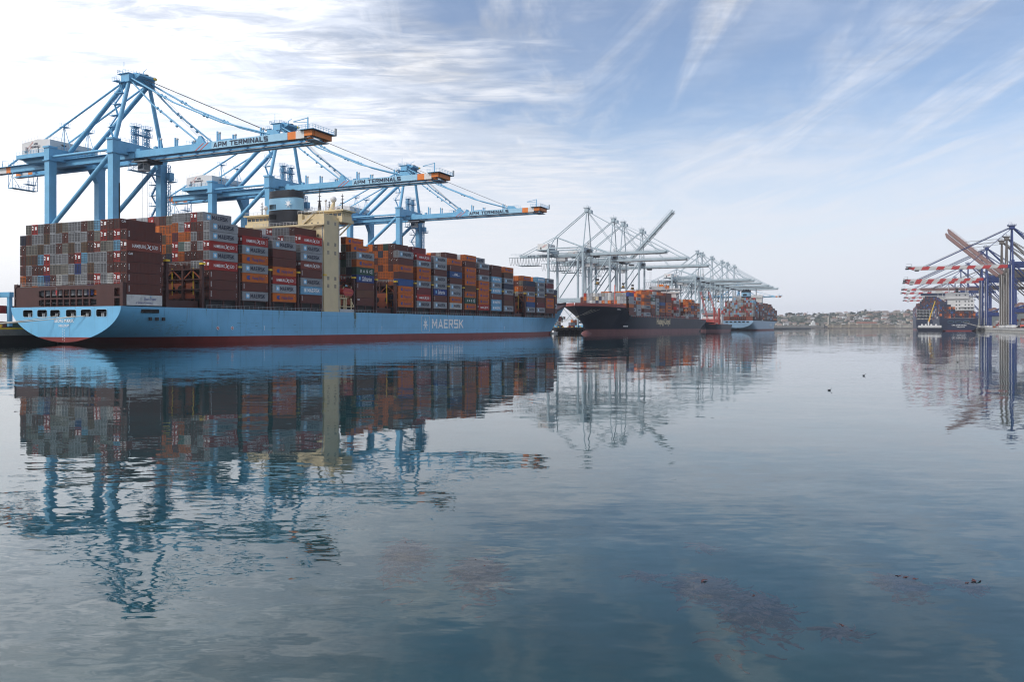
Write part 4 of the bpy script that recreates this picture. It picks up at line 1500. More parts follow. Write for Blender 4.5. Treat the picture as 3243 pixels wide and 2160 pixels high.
    MB().text('APM', (-38.6, -9.46, 67.6), (1, 0, 0), VZ, 2.0, .72, M['letter_navy'], .03).text('TERMINALS', (-40.2, -9.46, 66.6), (1, 0, 0), VZ, 5.0, .72, M['letter_navy'], .03).build('lettering', mho)
    ss = MB()
    for x0_, z0_, ln in ((-42.0, 66.6, 3.0), (-42.0, 65.5, 2.3)):
        ss.add([(x0_ - .0, -9.46, z0_), (x0_ + .4, -9.46, z0_ + .05), (x0_ + ln + .2, -9.46, z0_ + ln * .62 + .45), (x0_ + ln, -9.46, z0_ + ln * .62)], [(0, 1, 2, 3)], M['coral'])
    ss.build('stripe', mho)
    mp_ = MB()
    mp_.box(-46.2, -29.6, -10.4, 10, 63.2, 64.55, bl).prism([(-46.0, 63.2), (-31, 63.2), (-32, 61.8), (-44, 62.0)], (0, -8.2, 0), (1, 0, 0), VZ, (0, 15, 0), bl)
    mp_.rail([(-46.1, -10.4, 64.55), (-31.5, -10.4, 64.55)], bl, 1.1, 1.4, .07)
    mp_.rail([(-44.6, -9.3, 68.8), (-36.6, -9.3, 69.5), (-30.5, -9.3, 68.9), (-30.5, 9, 68.9)], M['white'], 1.1, 1.4, .06)
    mp_.build('house_platform', root)
    for sy in (-1, 1):
        mm = MB()
        mm.bar((-29.8, sy * 4.6, 65.7), (-29.8, sy * 4.6, 74.2), .22, .22, bl).bar((-31.5, sy * 4.6, 68), (-30, sy * 4.6, 74), .12, .12, bl).bar((-27, sy * 4.6 + .6, 65.7), (-29.6, sy * 4.6, 73.8), .14, .14, bl)
        mm.box(-31, -28.6, sy * 4.6 - 1, sy * 4.6 + 1.6, 73.8, 73.95, bl).rail([(-31, sy * 4.6 - 1, 74), (-28.6, sy * 4.6 - 1, 74), (-28.6, sy * 4.6 + 1.6, 74)], bl, 1.1, .8, .07)
        mm.build('stay_mast', root)
    for y in (-2.0, 2.6):
        lt = MB()
        lt.lattice(0, y, 65.7, 71.6, 1.0, .9, bl, .11, 1.1).lattice(0, y + 1.3, 65.7, 71.6, .9, .7, bl, .1, 1.1)
        for zz in (69.2, 71.6):
            lt.box(-.9, 1.1, y - .6, y + 2.4, zz, zz + .14, bl).rail([(1.0, y - .6, zz), (1.0, y + 2.4, zz)], bl, 1.1, .8, .08).rail([(-.9, y - .6, zz), (1.0, y - .6, zz)], bl, 1.1, .8, .08)
        if y < 0:
            lt.box(-.6, .9, y + 2, y + 4.6, 69.1, 69.24, bl).rail([(.9, y + 2, 69.2), (.9, y + 4.6, 69.2)], bl, 1.1, .8, .08)
        lt.build('lattice_tower', root)
    sr = MB()
    stair(sr, (-.9, -9.0, 66.6), (-.4, -4.9, 85.6), 5, bl, (-2.2, -.3))
    sr.build('mast_stair', root)
    sr = MB()
    stair(sr, (-2.0, 9.5, 40), (-2.0, 9.5, 58), 5, bl, (-2.6, 0))
    sr.lattice(1.9, 10.9, 9, 61, .9, .9, bl, .1, 1.8)
    sr.box(1.6, 3.2, 10.2, 12.0, 55.8, 58.4, bl).box(1.2, 4.0, 10.0, 12.6, 55.2, 55.4, bl).rail([(1.2, 10, 55.4), (4, 10, 55.4), (4, 12.6, 55.4)], bl, 1.1, .8, .08)
    sr.build('leg_stair', root)
    cg = MB()
    for yy in (-4.8, 4.6):
        for xx in (-58.6, -56.2):
            cg.bar((xx, yy, 55.2), (xx, yy, 60.5), .16, .16, bl)
        cg.bar((-58.6, yy, 55.2), (-56.2, yy, 60.5), .12, .12, bl)
    cg.box(-58.7, -56.1, -4.9, 4.7, 55.0, 55.2, bl).box(-58.7, -56.1, 0.6, 4.7, 57.2, 57.35, bl)
    cg.bar((-56.2, 1.0, 55.2), (-56.2, 1.0, 60.5), .14, .14, bl).bar((-56.2, -4.8, 59.0), (-56.2, -2.0, 55.2), .12, .12, bl)
    cg.rail([(-56.2, -4.8, 55.2), (-56.2, 4.6, 55.2)], bl, 1.1, 1.0, .08).rail([(-56.2, .6, 57.3), (-56.2, 4.6, 57.3)], bl, 1.1, .8, .08)
    cg.build('maintenance_cage', root)
    tr = MB()
    tr.box(1.5, 7.5, -3.2, 3.2, 59.5, 60.4, M['dark']).box(2, 4, -3, -1, 60.5, 61.8, M['galv']).box(1.2, 8, -3.8, -3.4, 59.4, 59.9, M['galv'])
    tr.box(-.5, 1.2, -4, 9, 57.0, 57.2, bl).rail([(1.2, -4, 57.2), (1.2, 9, 57.2)], bl, 1.2, 1.0, .08).bar((1.2, -4, 57.2), (1.2, 0, 59.9), .12, .12, bl).bar((1.2, 4, 57.2), (1.2, 8, 59.9), .12, .12, bl)
    for yy in (-4, 0, 4.5, 8.6):
        tr.bar((.3, yy, 57.2), (.3, yy, 61.5), .16, .16, bl)
    tr.build('trolley', root)
    MB().box(2.6, 5.2, -2.6, .2, 56.8, 59.4, M['galv']).box(5.1, 5.25, -2.4, 0, 57.2, 59.0, M['glass']).box(2.8, 5.0, -2.68, -2.58, 57.4, 59.0, M['glass']).build('operator_cabin', root)
    return root


cr = crane_near()
G_CR = 'light blue quay cranes over the blue ship'
for i, (s_, lab) in enumerate(((46.7, 'light blue quay crane nearest the stern, its white machinery house fully seen'),
                               (119.5, 'light blue quay crane standing behind the cream bridge, middle of three'),
                               (215.5, 'light blue quay crane over the bow half, boom reaching farthest along'))):
    o = cr if i == 0 else copy_tree(cr)
    o.location = (-26.0, s_, 0)
    tag(o, lab, 'crane', G_CR)
o = copy_tree(cr)
o.location = (-26.0, 1215, 0)
o.scale = (.88, .88, .88)
tag(o, 'small distant light blue quay crane over the far blue ship', 'crane')


# ------------------------------------------------------------------ pale older cranes
def crane_pale(raised=False):
    root = empty('quay_crane')
    m = M['crane_pale']
    for x in (0, -30):
        for y in (-10, 10):
            MB().box(x - .75, x + .75, y - .9, y + .9, 7.5, 70.5 if x == 0 else 70, m).box(x - 1.4, x + 1.4, y - 4, y + 4, 5.6, 7.5, M['crane_blue']).build('leg', root)
    for x in (0, -30):
        MB().box(x - 1, x + 1, -11, 11, 66.5, 70.3, m).build('cross_beam', root)
        MB().box(x - .9, x + .9, -8.7, 8.7, 9, 11, m).build('sill_beam', root)
    for y in (-10, 10):
        MB().box(-28.9, -1.1, y - .9, y + .9, 26.3, 29.3, m).build('portal_beam', root)
        MB().tube((-28.8, y, 70.3), (-1, y, 70.3), .5, m, 8).build('tie_tube', root)
        MB().tube((-28.8, y, 68), (-1, y, 68.2), .3, m, 6).build('tie_tube', root)
    for y in (-10, 10):
        MB().tube((-1.2, y, 68), (-28.9, y, 29), .55, m, 8).build('diagonal_brace', root)
        MB().tube((-28.6, y, 26), (-15, y, 11), .3, m, 6).tube((-1.4, y, 26), (-15, y, 11), .3, m, 6).build('lower_brace', root)
    g = MB()
    for sy in (-1, 1):
        g.box(-58, 3.5, *sorted((sy * 4.2, sy * 3.0)), 63.9, 65.9, m)
        g.rail([(-66, sy * 4.6, 66.2), (0, sy * 4.6, 66.2)], m, 1.1, 4, .1)
    g.box(-68, -58, -4.2, -3.9, 64.2, 64.6, m).box(-68, -58, 3.9, 4.2, 64.2, 64.6, m).box(-60, -42, -5, 5, 57.2, 57.5, m)
    for x_ in (-60, -50, -42):
        g.bar((x_, -4.6, 57.5), (x_, -4.6, 64), .15, .15, m)
    g.rail([(-60, -5, 57.5), (-42, -5, 57.5)], m, 1.1, 2, .1)
    g.build('girder', root)
    MB().block('APM TERMINALS', (-51, -4.26, 64.0), (1, 0, 0), VZ, 27, 1.8, M['letter_navy']).build('lettering', root)
    fl_ = MB()
    n = 16
    for k in range(n):
        x0_ = -67.5 + 2.55 * k
        deep = 6.5 if k < 11 else 4.0
        P = [(x0_ + 2.55 * t / 6, -4.9, 64.0 - deep * (1 - (2 * t / 6 - 1) ** 2)) for t in range(7)]
        fl_.path(P, .13, M['cable'], 4)
    fl_.bar((-68, -4.9, 64.1), (-26, -4.9, 64.1), .15, .15, M['cable'])
    fl_.build('festoon_cable', root)
    hg = MB()
    # boom, level or luffed up about its hinge
    a = R(46.5) if raised else 0
    hx, hz = 4.0, 65.0

    def xf(p):
        dx, dz_ = p[0] - hx, p[2] - hz
        return (hx + dx * math.cos(a) - dz_ * math.sin(a), p[1], hz + dx * math.sin(a) + dz_ * math.cos(a))

    hg.xf = xf
    for sy in (-1, 1):
        hg.box(4.0, 64, *sorted((sy * 4.2, sy * 3.0)), 63.9, 65.9, m)
        hg.prism([(64, 63.9), (67, 65.4), (67, 65.9), (64, 65.9)], (0, sy * 4.2, 0), (1, 0, 0), VZ, (0, -sy * 1.2, 0), m)
        hg.rail([(4, sy * 4.5, 66.2), (66, sy * 4.5, 66.2)], m, 1.0, 5, .1)
        hg.box(4, 66, *sorted((sy * 3.0, sy * 2.2)), 63.4, 63.9, M['galv'])
    for k in range(8):
        hg.box(8 + 8 * k, 8.8 + 8 * k, -3, 3, 64.6, 65.6, m)
    hg.build('boom', root)
    for sy in (-1, 1):
        MB().tube((0, sy * 9.6, 70), (.2, sy * 1.6, 100.5), .48, m, 8).build('mast_leg', root)
        MB().tube((-.4, sy * 1.6, 100.5), (-26.8, sy * 2.4, 80.3), .36, m, 6).tube((-26.8, sy * 2.4, 80.3), (-59, sy * 3.6, 65.5), .28, m, 6).build('backstay', root)
        MB().tube((-26.8, sy * 2.4, 80.3), (-30, sy * 8.5, 70), .42, m, 6).tube((-26.8, sy * 2.4, 80.3), (-1, sy * 4, 70.3), .5, m, 6).build('rear_frame', root)
        if not raised:
            MB().tube((.3, sy * 1.6, 100.3), (32, sy * 3.5, 82.0), .22, m, 5).tube((32, sy * 3.5, 82.0), (60.5, sy * 3.8, 66.2), .22, m, 5).tube((.3, sy * 1.6, 100), (27, sy * 3.5, 66.2), .22, m, 5).build('forestay', root)
        else:
            q_ = xf((36, 0, 66.2))
            q2 = xf((22, 0, 66.2))
            MB().tube((.3, sy * 1.6, 100.3), (q_[0], sy * 3.6, q_[2]), .12, m, 4).tube((.3, sy * 1.6, 100), (10.5, sy * 3, 83), .2, m, 5).tube((10.5, sy * 3, 83), (q2[0], sy * 3.6, q2[2]), .2, m, 5).build('forestay', root)
    h = MB().box(-1.4, 1.6, -2.8, 2.8, 99.4, 102.6, m).box(-2.2, 2.2, -3.2, 3.2, 102.6, 102.8, m).box(1.5, 4.2, -2, 2, 98.4, 101, m)
    h.rail([(-2.2, -3.2, 102.8), (2.2, -3.2, 102.8), (2.2, 3.2, 102.8)], m, 1.2, 1.2, .1).bar((0, 0, 102), (0, 0, 106), .2, .2, m).bar((.9, 1, 102), (.9, 1, 105), .15, .15, m)
    h.build('mast_head', root)
    mh = MB().box(-40.5, -31.2, -8, 8, 69.8, 74.6, M['white']).box(-42, -30, -8.6, 8.6, 69.2, 69.75, m).box(-38, -37, -8.06, -7.95, 69.9, 71.9, M['dark'])
    mho = mh.build('machinery_house', root)
    ss = MB()
    for a_ in (0, 1.1):
        ss.add([(-36.5 + a_, -8.08, 71.6), (-36.1 + a_, -8.08, 71.6), (-33.4 + a_, -8.08, 73.6), (-33.8 + a_, -8.08, 73.6)], [(0, 1, 2, 3)], M['coral'])
    ss.build('stripe', mho)
    ck = MB().box(-25.5, -18, -3, 3, 60.2, 63.2, M['white']).box(-28, -14, -3.4, 3.4, 63.0, 63.4, M['galv'])
    ck.box(6, 10, -2.5, 2.5, 62.2, 63.4, M['dark'])
    ck.box(-2, 3, -4, 4, 66.6, 68.6, M['dark']).lattice(.5, 3, 68, 76, 2, 2, M['galv'], .15, 2)
    ck.build('trolley', root)
    sp = MB()
    for y in (-2, 2):
        sp.tube((9, y, 62.4), (9, y, 43.5), .08, M['cable'], 4)
    sp.box(7.9, 10.1, -5.0, 5.0, 40.2, 40.7, M['dark']).box(8.2, 9.8, -1.8, 1.8, 40.7, 42.6, M['spreader']).box(8.2, 9.8, -1.5, 1.5, 43.5, 45, M['dark'])
    sp.build('spreader', root)
    return root


cp = crane_pale()
cpr = crane_pale(True)
G_P = 'pale grey quay cranes beyond the blue ship'
labs = ['tallest looking pale grey quay crane, just above the dark ship bow', 'second pale grey quay crane behind the dark hulled ship, boom lowered', None, 'pale grey quay crane nearest the white bridge of the dark ship']
for i, s_ in enumerate((489, 559, 588, 650)):
    if i == 2:
        o = cpr
        tag(o, 'pale grey quay crane with its boom raised steeply', 'crane', G_P)
    else:
        o = cp if i == 0 else copy_tree(cp)
        tag(o, labs[i], 'crane', G_P)
    o.location = (-26, s_, 0)
ordw = ['first', 'second', 'third', 'fourth', 'fifth', 'last']
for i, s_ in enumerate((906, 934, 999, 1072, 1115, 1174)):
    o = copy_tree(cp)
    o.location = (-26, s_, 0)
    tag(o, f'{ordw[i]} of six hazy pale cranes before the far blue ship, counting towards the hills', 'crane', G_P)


# ------------------------------------------------------------------ cranes across the basin
def crane_right(body, boom_kind, raised=0.0, apex=104.0, gz=66.5):
    root = empty('quay_crane')
    m = M[body]
    for x in (0, -30):
        for y in (-10, 10):
            lg = MB().box(x - 1.0, x + 1.0, y - 1.0, y + 1.0, 8, gz + 4.5, m).box(x - 1.6, x + 1.6, y - 4, y + 4, 5.5, 8, M['white'])
            lg.build('leg', root)
            if x == 0:
                MB().tube((1.3, y - .9, 9), (1.3, y - .9, gz), .25, M['white'], 6).build('lit_edge', root)  # white tube standing in for the sunlit edge of the leg
    for x in (0, -30):
        MB().box(x - 1.1, x + 1.1, -11, 11, gz + 1, gz + 5, m).build('cross_beam', root)
        MB().box(x - 1, x + 1, -8.6, 8.6, 8.8, 11, m).build('sill_beam', root)
    for y in (-10, 10):
        MB().box(-28.7, -1.3, y - 1, y + 1, 20.5, 24, m).build('portal_beam', root)
        MB().box(-28.7, -1.3, y - .7, y + .7, gz + 1.5, gz + 3, m).build('tie_beam', root)
    for y in (-10, 10):
        MB().tube((-1.3, y, gz), (-28.7, y, 33), .6, m, 8).tube((-28.6, y, 33), (-1.4, y, 24), .55, m, 8).build('diagonal_brace', root)
    g = MB()
    for sy in (-1, 1):
        g.box(-52, 3.5, *sorted((sy * 4.4, sy * 3.0)), gz - 2.2, gz + .8, m)
    g.box(-50, -34, -7, 7, gz + .8, gz + 1.2, m)
    g.rail([(-52, -4.8, gz + .8), (2, -4.8, gz + .8)], m, 1.1, 4, .1)
    g.build('girder', root)
    MB().box(-46, -34, -7, 7, gz + 1.2, gz + 7, M['house_grey' if body == 'crane_navy' else 'white']).build('machinery_house', root)
    a = R(raised)
    hx, hz = 4.0, gz - .7

    def xf(p):
        dx, dz_ = p[0] - hx, p[2] - hz
        return (hx + dx * math.cos(a) - dz_ * math.sin(a), p[1], hz + dx * math.sin(a) + dz_ * math.cos(a))

    bo = MB()
    bo.xf = xf
    top, bot = gz + .8, gz - 2.2
    L = 92.0 if boom_kind == 'striped' else 74.0
    for sy in (-1, 1):
        if boom_kind == 'striped':
            n = 13
            for k in range(n):
                x0_ = 4 + (L - 4) * k / n
                x1_ = 4 + (L - 4) * (k + 1) / n
                mm = M['red'] if k % 2 == 0 else M['stripe_white']
                sk = 1.8
                e0, e1 = (0 if k == 0 else sk), (0 if k == n - 1 else sk)
                pts = [(x0_ + e0, bot), (x1_ + e1, bot if k < n - 1 else bot + 1.6), (x1_, top), (x0_, top)]
                if k == n - 1:
                    pts = [(x0_ + e0, bot), (x1_, top - 1.2), (x1_, top), (x0_, top)]
                bo.prism(pts, (0, sy * 4.4, 0), (1, 0, 0), VZ, (0, -sy * 1.4, 0), mm)
        else:
            bo.box(4, L - 4, *sorted((sy * 2.6, sy * .4)), bot, top + .6, M['boom_pink'])
            bo.prism([(L - 4, bot), (L, top - .6), (L, top + .6), (L - 4, top + .6)], (0, sy * 2.6, 0), (1, 0, 0), VZ, (0, -sy * 2.2, 0), M['boom_pink'])
        bo.rail([(6, sy * 4.3, top + (.6 if boom_kind != 'striped' else 0)), (L - 2, sy * 4.3, top + (.6 if boom_kind != 'striped' else 0))], M['galv'] if boom_kind == 'striped' else M['boom_pink'], 1.2, 4, .12)
    if boom_kind == 'striped':
        for k in range(8):
            bo.box(8 + 9 * k, 9 + 9 * k, -3, 3, gz - .5, gz + .5, M['galv'])
        bo.box(L - 3, L + 2, -5.4, 5.4, top, top + .3, M['dark']).rail([(L - 3, -5.4, top + .3), (L + 2, -5.4, top + .3), (L + 2, 5.4, top + .3)], M['dark'], 1.3, 1.3, .14)
        bo.box(L - 1, L + 2.6, -2, 2, gz - 1.5, gz, M['dark']).bar((L - 3, -4, top), (L - 3, -4, top + 4), .25, .25, M['dark']).bar((L - 3, -4, top + 4), (L + 1.5, -4, top + 4), .2, .2, M['dark'])
        bo.box(L - 10, L - 6, -3, 3, bot - 1.1, bot - .1, M['dark'])
    bo.build('boom', root)
    for sy in (-1, 1):
        MB().tube((.2, sy * 9, gz + 5), (0, sy * 3, apex), .75, m, 8, .65).build('mast_leg', root)
        MB().tube((-.6, sy * 3, apex), (-30, sy * 7, gz + 5), .6, m, 8).build('back_leg', root)
        MB().tube((-.6, sy * 3, apex), (-49, sy * 4, gz + 1), .35, m, 6).build('backstay', root)
        if raised == 0:
            fs_ = MB().tube((.5, sy * 3, apex), (L - 16, sy * 3.7, top), .42, m, 6).tube((.5, sy * 3, apex - 1), (L * .42, sy * 3.7, top), .3, m, 6)
            fs_.tube((.5, sy * 2, apex + 1), (L - 14, sy * 3, top + .5), .1, M['cable'], 4)
        else:
            p1, p2 = xf((L * .72, 0, top)), xf((L * .4, 0, top))
            fs_ = MB().tube((.5, sy * 3, apex), (p1[0], sy * 2, p1[2]), .1, m, 4).tube((.5, sy * 3, apex - 2), (p1[0] - 2, sy * 2, p1[2] - 4), .1, m, 4)
        fs_.build('forestay', root)
    h = MB().box(-2, 2, -4.4, 4.4, apex - 2, apex + 1.4, m).box(-3.4, 3.4, -5, 5, apex + 1.4, apex + 1.7, m)
    h.rail([(-3.4, -5, apex + 1.7), (3.4, -5, apex + 1.7), (3.4, 5, apex + 1.7), (-3.4, 5, apex + 1.7)], m, 1.3, 1.4, .12).bar((0, 0, apex + 1), (0, 0, apex + 5), .25, .25, m).bar((0, 0, apex + 4.8), (3, 0, apex + 4.8), .2, .2, m)
    h.build('mast_head', root)
    rl = MB()
    yy = -12
    rl.tube((-9, yy - .6, 26), (-9, yy + .6, 26), 4.6, M['boom_pink' if body == 'crane_navy' else 'crane_brown'], 26)
    rl.tube((-9, yy - .75, 26), (-9, yy + .75, 26), 2.0, M['galv'], 16)
    rl.build('cable_reel', root)
    st_ = MB()
    stair(st_, (-1.8, 10, 12), (-1.8, 10, gz - 2), 8, m, (-2.4, 0))
    st_.build('leg_stair', root)
    return root


G_B = 'dark blue cranes with striped booms across the basin'
G_BR = 'grey brown cranes across the basin'
RT = 306.5
blue = crane_right('crane_navy', 'striped')
for i, (s_, lab) in enumerate(((795, 'nearest dark blue quay crane with red and white boom, topmost of the striped booms'),
                               (1037, 'second dark blue quay crane with striped boom behind the raised brown booms'),
                               (1100, 'third dark blue quay crane with striped boom, just below the second'),
                               (1322, 'fourth dark blue striped boom crane, behind the brown level boom'),
                               (1475, 'fifth dark blue striped boom crane, lower than the fourth'),
                               (1623, 'sixth dark blue striped boom crane, above the stacked stern'),
                               (1815, 'farthest dark blue striped boom crane, lowest of the striped booms'))):
    o = blue if i == 0 else copy_tree(blue)
    o.location = (RT, s_, 0)
    o.rotation_euler = (0, 0, math.pi)
    if i >= 5:
        o.scale = (.93, .93, .95)
    tag(o, lab, 'crane', G_B)
b1 = crane_right('crane_brown', 'pink', 43.0, 98, 62)
b2 = copy_tree(b1)
b3 = crane_right('crane_brown', 'pink', 0.0, 82, 58)
for o, s_, lab in ((b1, 846, 'grey brown quay crane with pinkish boom raised, nearer of the raised pair'), (b2, 888, 'grey brown quay crane with pinkish boom raised, farther of the raised pair'), (b3, 1128, 'grey brown quay crane with its pinkish boom level above the white ship bridge')):
    o.location = (RT + 1, s_, 0)
    o.rotation_euler = (0, 0, math.pi)
    tag(o, lab, 'crane', G_BR)

# ------------------------------------------------------------------ the dark hulled ship (bow towards us)
s2 = empty('container_ship', (0, 0, 0))
tag(s2, 'dark navy container ship with pinkish waterline, bow towards the blue ship', 'ship')
hb = MB()
L2 = 340.0
sec2 = hull(hb, L2, 42.8, 13.6, 4.3, M['hull_navy'], M['boot_pink'], 730.0, -1, bow_z=6.4, sheer0=272, fb0=290, stem_wl=312, smid=60, step=282.0, deck_p=(2.0, 0.75))
hb.ball((0, 730 - 316, -.6), 4.2, M['boot_pink'], (.75, 2.2, .95), 14, 10)
hb.build('hull', s2)
b = MB()
top2 = []
for sa, sb in zip(sec2[-17:-1], sec2[-16:]):
    a, c_ = sa[-1], sb[-1]
    for sd in (1, -1):
        b.add([(sd * a[0], a[1], a[2] - .1), (sd * c_[0], c_[1], c_[2] - .1), (sd * (c_[0] + .3), c_[1] - .4, c_[2] + 2.0), (sd * (a[0] + .3), a[1] - .4, a[2] + 2.0)], [(0, 1, 2, 3)], M['bulwark_red'])
b.build('bulwark', s2)
MB().text('DELAWARE EXPRESS', (21.0, 421, 18.2), (-.12, .99, 0), VZ, 13, 1.0, M['letter_white'], .012, .2).build('bow_lettering', s2)
MB().text('Hapag-Lloyd', (21.5, 528, 6.6), UY, VZ, 46, 6.9, M['cream'], .06).build('side_lettering', s2)
dm2 = MB()
for k, yy in enumerate((438, 442, 446)):
    dm2.box(20.2, 21.0, yy, yy + 1.0, 6.0, 6.8, M['letter_white'])
dm2.tube((14, 449 - 12, 20), (14, 449 - 12, 37), .4, M['coral'], 8).box(13, 15, 436.8, 437.2, 31, 31.5, M['dark']).build('foremast', s2)
ss = MB()
W_ = M['ship_white']
ss.box(-17, 17.5, 612, 625, 13.6, 37.5, W_).box(-21, 21.4, 611, 624, 37.5, 38.4, W_).box(-21, 21.4, 611.5, 623, 40.6, 41.4, W_)
ss.box(-10, 9, 611.2, 622, 38.4, 41.0, W_).box(-9.6, 8.6, 611.05, 611.3, 39.2, 40.6, M['glass']).box(-20, 20, 612.5, 621, 38.4, 39.2, W_)
ss.rail([(-20, 611, 41.4), (20, 611, 41.4)], W_, 1.2, 2, .12).box(-6, 5, 613, 620, 41.4, 43.8, W_).tube((0, 615, 43), (0, 615, 51), .5, W_, 6).ball((6, 616, 45.4), 1.4, W_)
for zz in (24, 28, 32, 35):
    for yy in (614, 618, 622):
        ss.box(17.45, 17.56, yy, yy + 1, zz, zz + 1, M['glass'])
ss.bar((17.5, 612.5, 33), (21.2, 612.5, 37.6), .5, .5, W_)
ss.build('accommodation', s2)
MB().box(-6.5, 6.5, 628, 636, 13.6, 42, W_).box(-4.5, 3.5, 628.5, 635, 42, 46.8, M['orange']).tube((5.4, 630, 42), (5.4, 630, 45.5), 1.2, M['orange'], 10).build('funnel', s2)
lf = MB().ball((19.8, 642, 21.5), 1.9, M['orange'], (1, 1.8, .9)).box(18.6, 21.2, 638, 646, 24.5, 25, W_).box(20.6, 21, 638, 638.5, 14, 25, W_).box(20.6, 21, 645.5, 646, 14, 25, W_).box(16, 21, 638, 648, 14, 17, W_)
lf.build('lifeboat', s2)
lsh = MB()
for i in range(46):
    yy = 462 + 5.2 * i
    lsh.box(20.6, 21.0, yy, yy + .5, 13.5, 16.4, M['coral'])
lsh.box(-20, 20.4, 452, 700, 13.6, 15.8, M['dark'])
lsh.rail([(21.2, 455, 13.7), (21.2, 700, 13.7)], M['galv'], 1.1, 4, .1)
lsh.build('hatch_coaming', s2)


def pick(s):
    return random.choice(s)


fr_rows = ['RGGwGGgGwGGGgGk', 'oGGgcnGGwGgwGGG', 'BGwGnGoGoBoGGGG', 'oBBoBBGBBoBoBoo', 'oxRBRoBBxoBxoxB', 'BBoBxxBBoBxRBxB']
for r_, row in enumerate(fr_rows):
    for c_, cd in enumerate(row):
        mass_box(-14.9 + CW / 2 + 2.42 * c_, 449.5, 14.9 + 2.83 * (5 - r_), cd, L=12, H=2.74, door=True)
st2 = [(449.5, 19, 'RGVGB', 14.9, 6), (470, 12.6, 'oGoGGG', 12.5, 6), (491, 19.5, 'oBoGBG', 14.2, 5), (512.3, 13, 'GtwoBB', 14.2, 5), (527.1, 11.6, 'BGGGGg', 14.2, 5), (541, 18, 'BBKBoB', 16.5, 5), (560.3, 20.5, 'BBBooox', 9, 4),
       (597, 12, 'GBRBG', 16, 5), (645, 14.5, 'oooBG', 16, 6), (659.6, 13.2, 'ooKBoG', 16, 6), (673.1, 13.8, 'oBxoB', 16, 5), (687.1, 12.6, 'oGoGw', 16, 5)]
for s0, ln, codes, zb, lv_ in st2:
    lv_ = max(lv_, len(codes))
    zz = 15.9
    n = len(codes) if len(codes) >= 5 else 5
    if s0 < 500:
        zz = 14.9
    for k in range(n):
        cd = codes[k] if k < len(codes) else pick('BGo')
        cd = {'V': 'B', 'o': 'o'}.get(cd, cd)
        lev = n - 1 - k
        mass_box(20.0, s0, zz + PH * lev, cd, L=ln - .8, strip=cd in 'GoRtx' and random.random() < .8)
        for j in range(1, 16):
            mass_box(20.0 - 2.42 * j, s0 + .05, zz + PH * lev, pick('GBBoogRBG'), L=ln - .9)
    if random.random() < .6 or s0 in (541, 645, 512.3):
        for j in range(1, 15):
            if random.random() < .9:
                mass_box(20.0 - 2.42 * j, s0, zz + PH * n, pick('oooBBGRw'), L=ln - .8)
for a_, b_ in (((12, 409, 18.5), (QX - 1, 384, QZ + 1)), ((10, 405, 18.3), (QX - 1, 384, QZ + 1)), ((9, 400, 18.2), (QX - 1, 403, QZ + 1))):
    rope('mooring_line', a_, b_, 1.0, 'thin pale mooring line from the dark bow down to the quay', .09)

# small red work ship moored beyond it
s6 = empty('cargo_ship', (0, 0, 0))
tag(s6, 'small grey and red cargo ship with red derricks between two container ships', 'ship')
hb = MB()
hull(hb, 110, 24, 9, 3.5, M['hull_navy'], M['boot_pink'], 905, -1, x0=6, bow_z=3, smid=20)
hb.build('hull', s6)
MB().box(-4, 17.5, 800, 880, 9, 9.6, M['ship_red']).box(-5, 17, 828, 834, 11, 15.5, M['ship_red']).build('deckhouse', s6)
MB().box(-5, 17.4, 838, 849, 9, 21.5, W_).box(-5.5, 17.8, 837.5, 849.5, 21.5, 22.3, M['ship_red']).box(-4, 16, 837.4, 838.1, 19, 20.5, M['glass']).build('accommodation', s6)
for xx, yy in ((15.0, 806), (17.4, 822), (16, 850)):
    MB().tube((xx, yy, 9), (xx, yy, 28 if yy < 830 else 26), 1.2, M['ship_red'], 10).build('derrick_post', s6)
for xx, yy, tx in ((17, 818, 5), (8, 806, -2)):
    db = MB()
    for k in (-.7, .7):
        db.bar((xx + k, yy, 13), (tx + k, yy + 6, 47), .55, .55, M['ship_red'])
    for k in range(14):
        t = k / 14
        db.bar((xx + (tx - xx) * t - .7, yy + 6 * t, 13 + 34 * t), (xx + (tx - xx) * (t + .06) + .7, yy + 6 * t, 13 + 34 * (t + .06)), .25, .25, M['ship_red'])
    db.build('derrick_boom', s6)

# ------------------------------------------------------------------ far blue ship
s3 = empty('container_ship', (0, 0, 0))
tag(s3, 'distant light blue container ship showing its stern, near the hills', 'ship')
hb = MB()
Y3 = 1052.0
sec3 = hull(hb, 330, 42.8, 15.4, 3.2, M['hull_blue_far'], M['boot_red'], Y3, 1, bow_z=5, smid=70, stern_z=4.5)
holes3 = [(-17 + 5.8 * k, -13.2 + 5.8 * k, 12.4, 14.4) for k in range(6)]
transom_mesh(hb, sec3[0], Y3, 0, holes3, M['hull_blue_far'], M['boot_red'], 4.6, 1)
hb.build('hull', s3)
MB().block('MAERSK', (21.5, 1222, 7.5), UY, VZ, 28, 4, M['letter_white']).build('side_lettering', s3)
w3 = MB().box(-20.5, 20.5, Y3 + .6, Y3 + 1, 15.4, 21, M['deck_rust'])
for k in range(9):
    w3.box(-11.5 + 2.6 * k, -9.6 + 2.6 * k, Y3 + .5, Y3 + .65, 16.2, 18, M['black']).box(-11.5 + 2.6 * k, -9.6 + 2.6 * k, Y3 + .5, Y3 + .65, 18.6, 20.2, M['black'])
w3.build('stern_wall', s3)
MB().box(-21, 21, 1140, 1150, 15, 50, W_).box(-22, 22, 1139, 1149, 50, 53.5, W_).rail([(-22, 1139, 53.5), (22, 1139, 53.5)], W_, 1.5, 3, .2).tube((12, 1144, 53), (12, 1144, 64), .6, M['dark'], 6).build('bridge', s3)
f3 = MB()
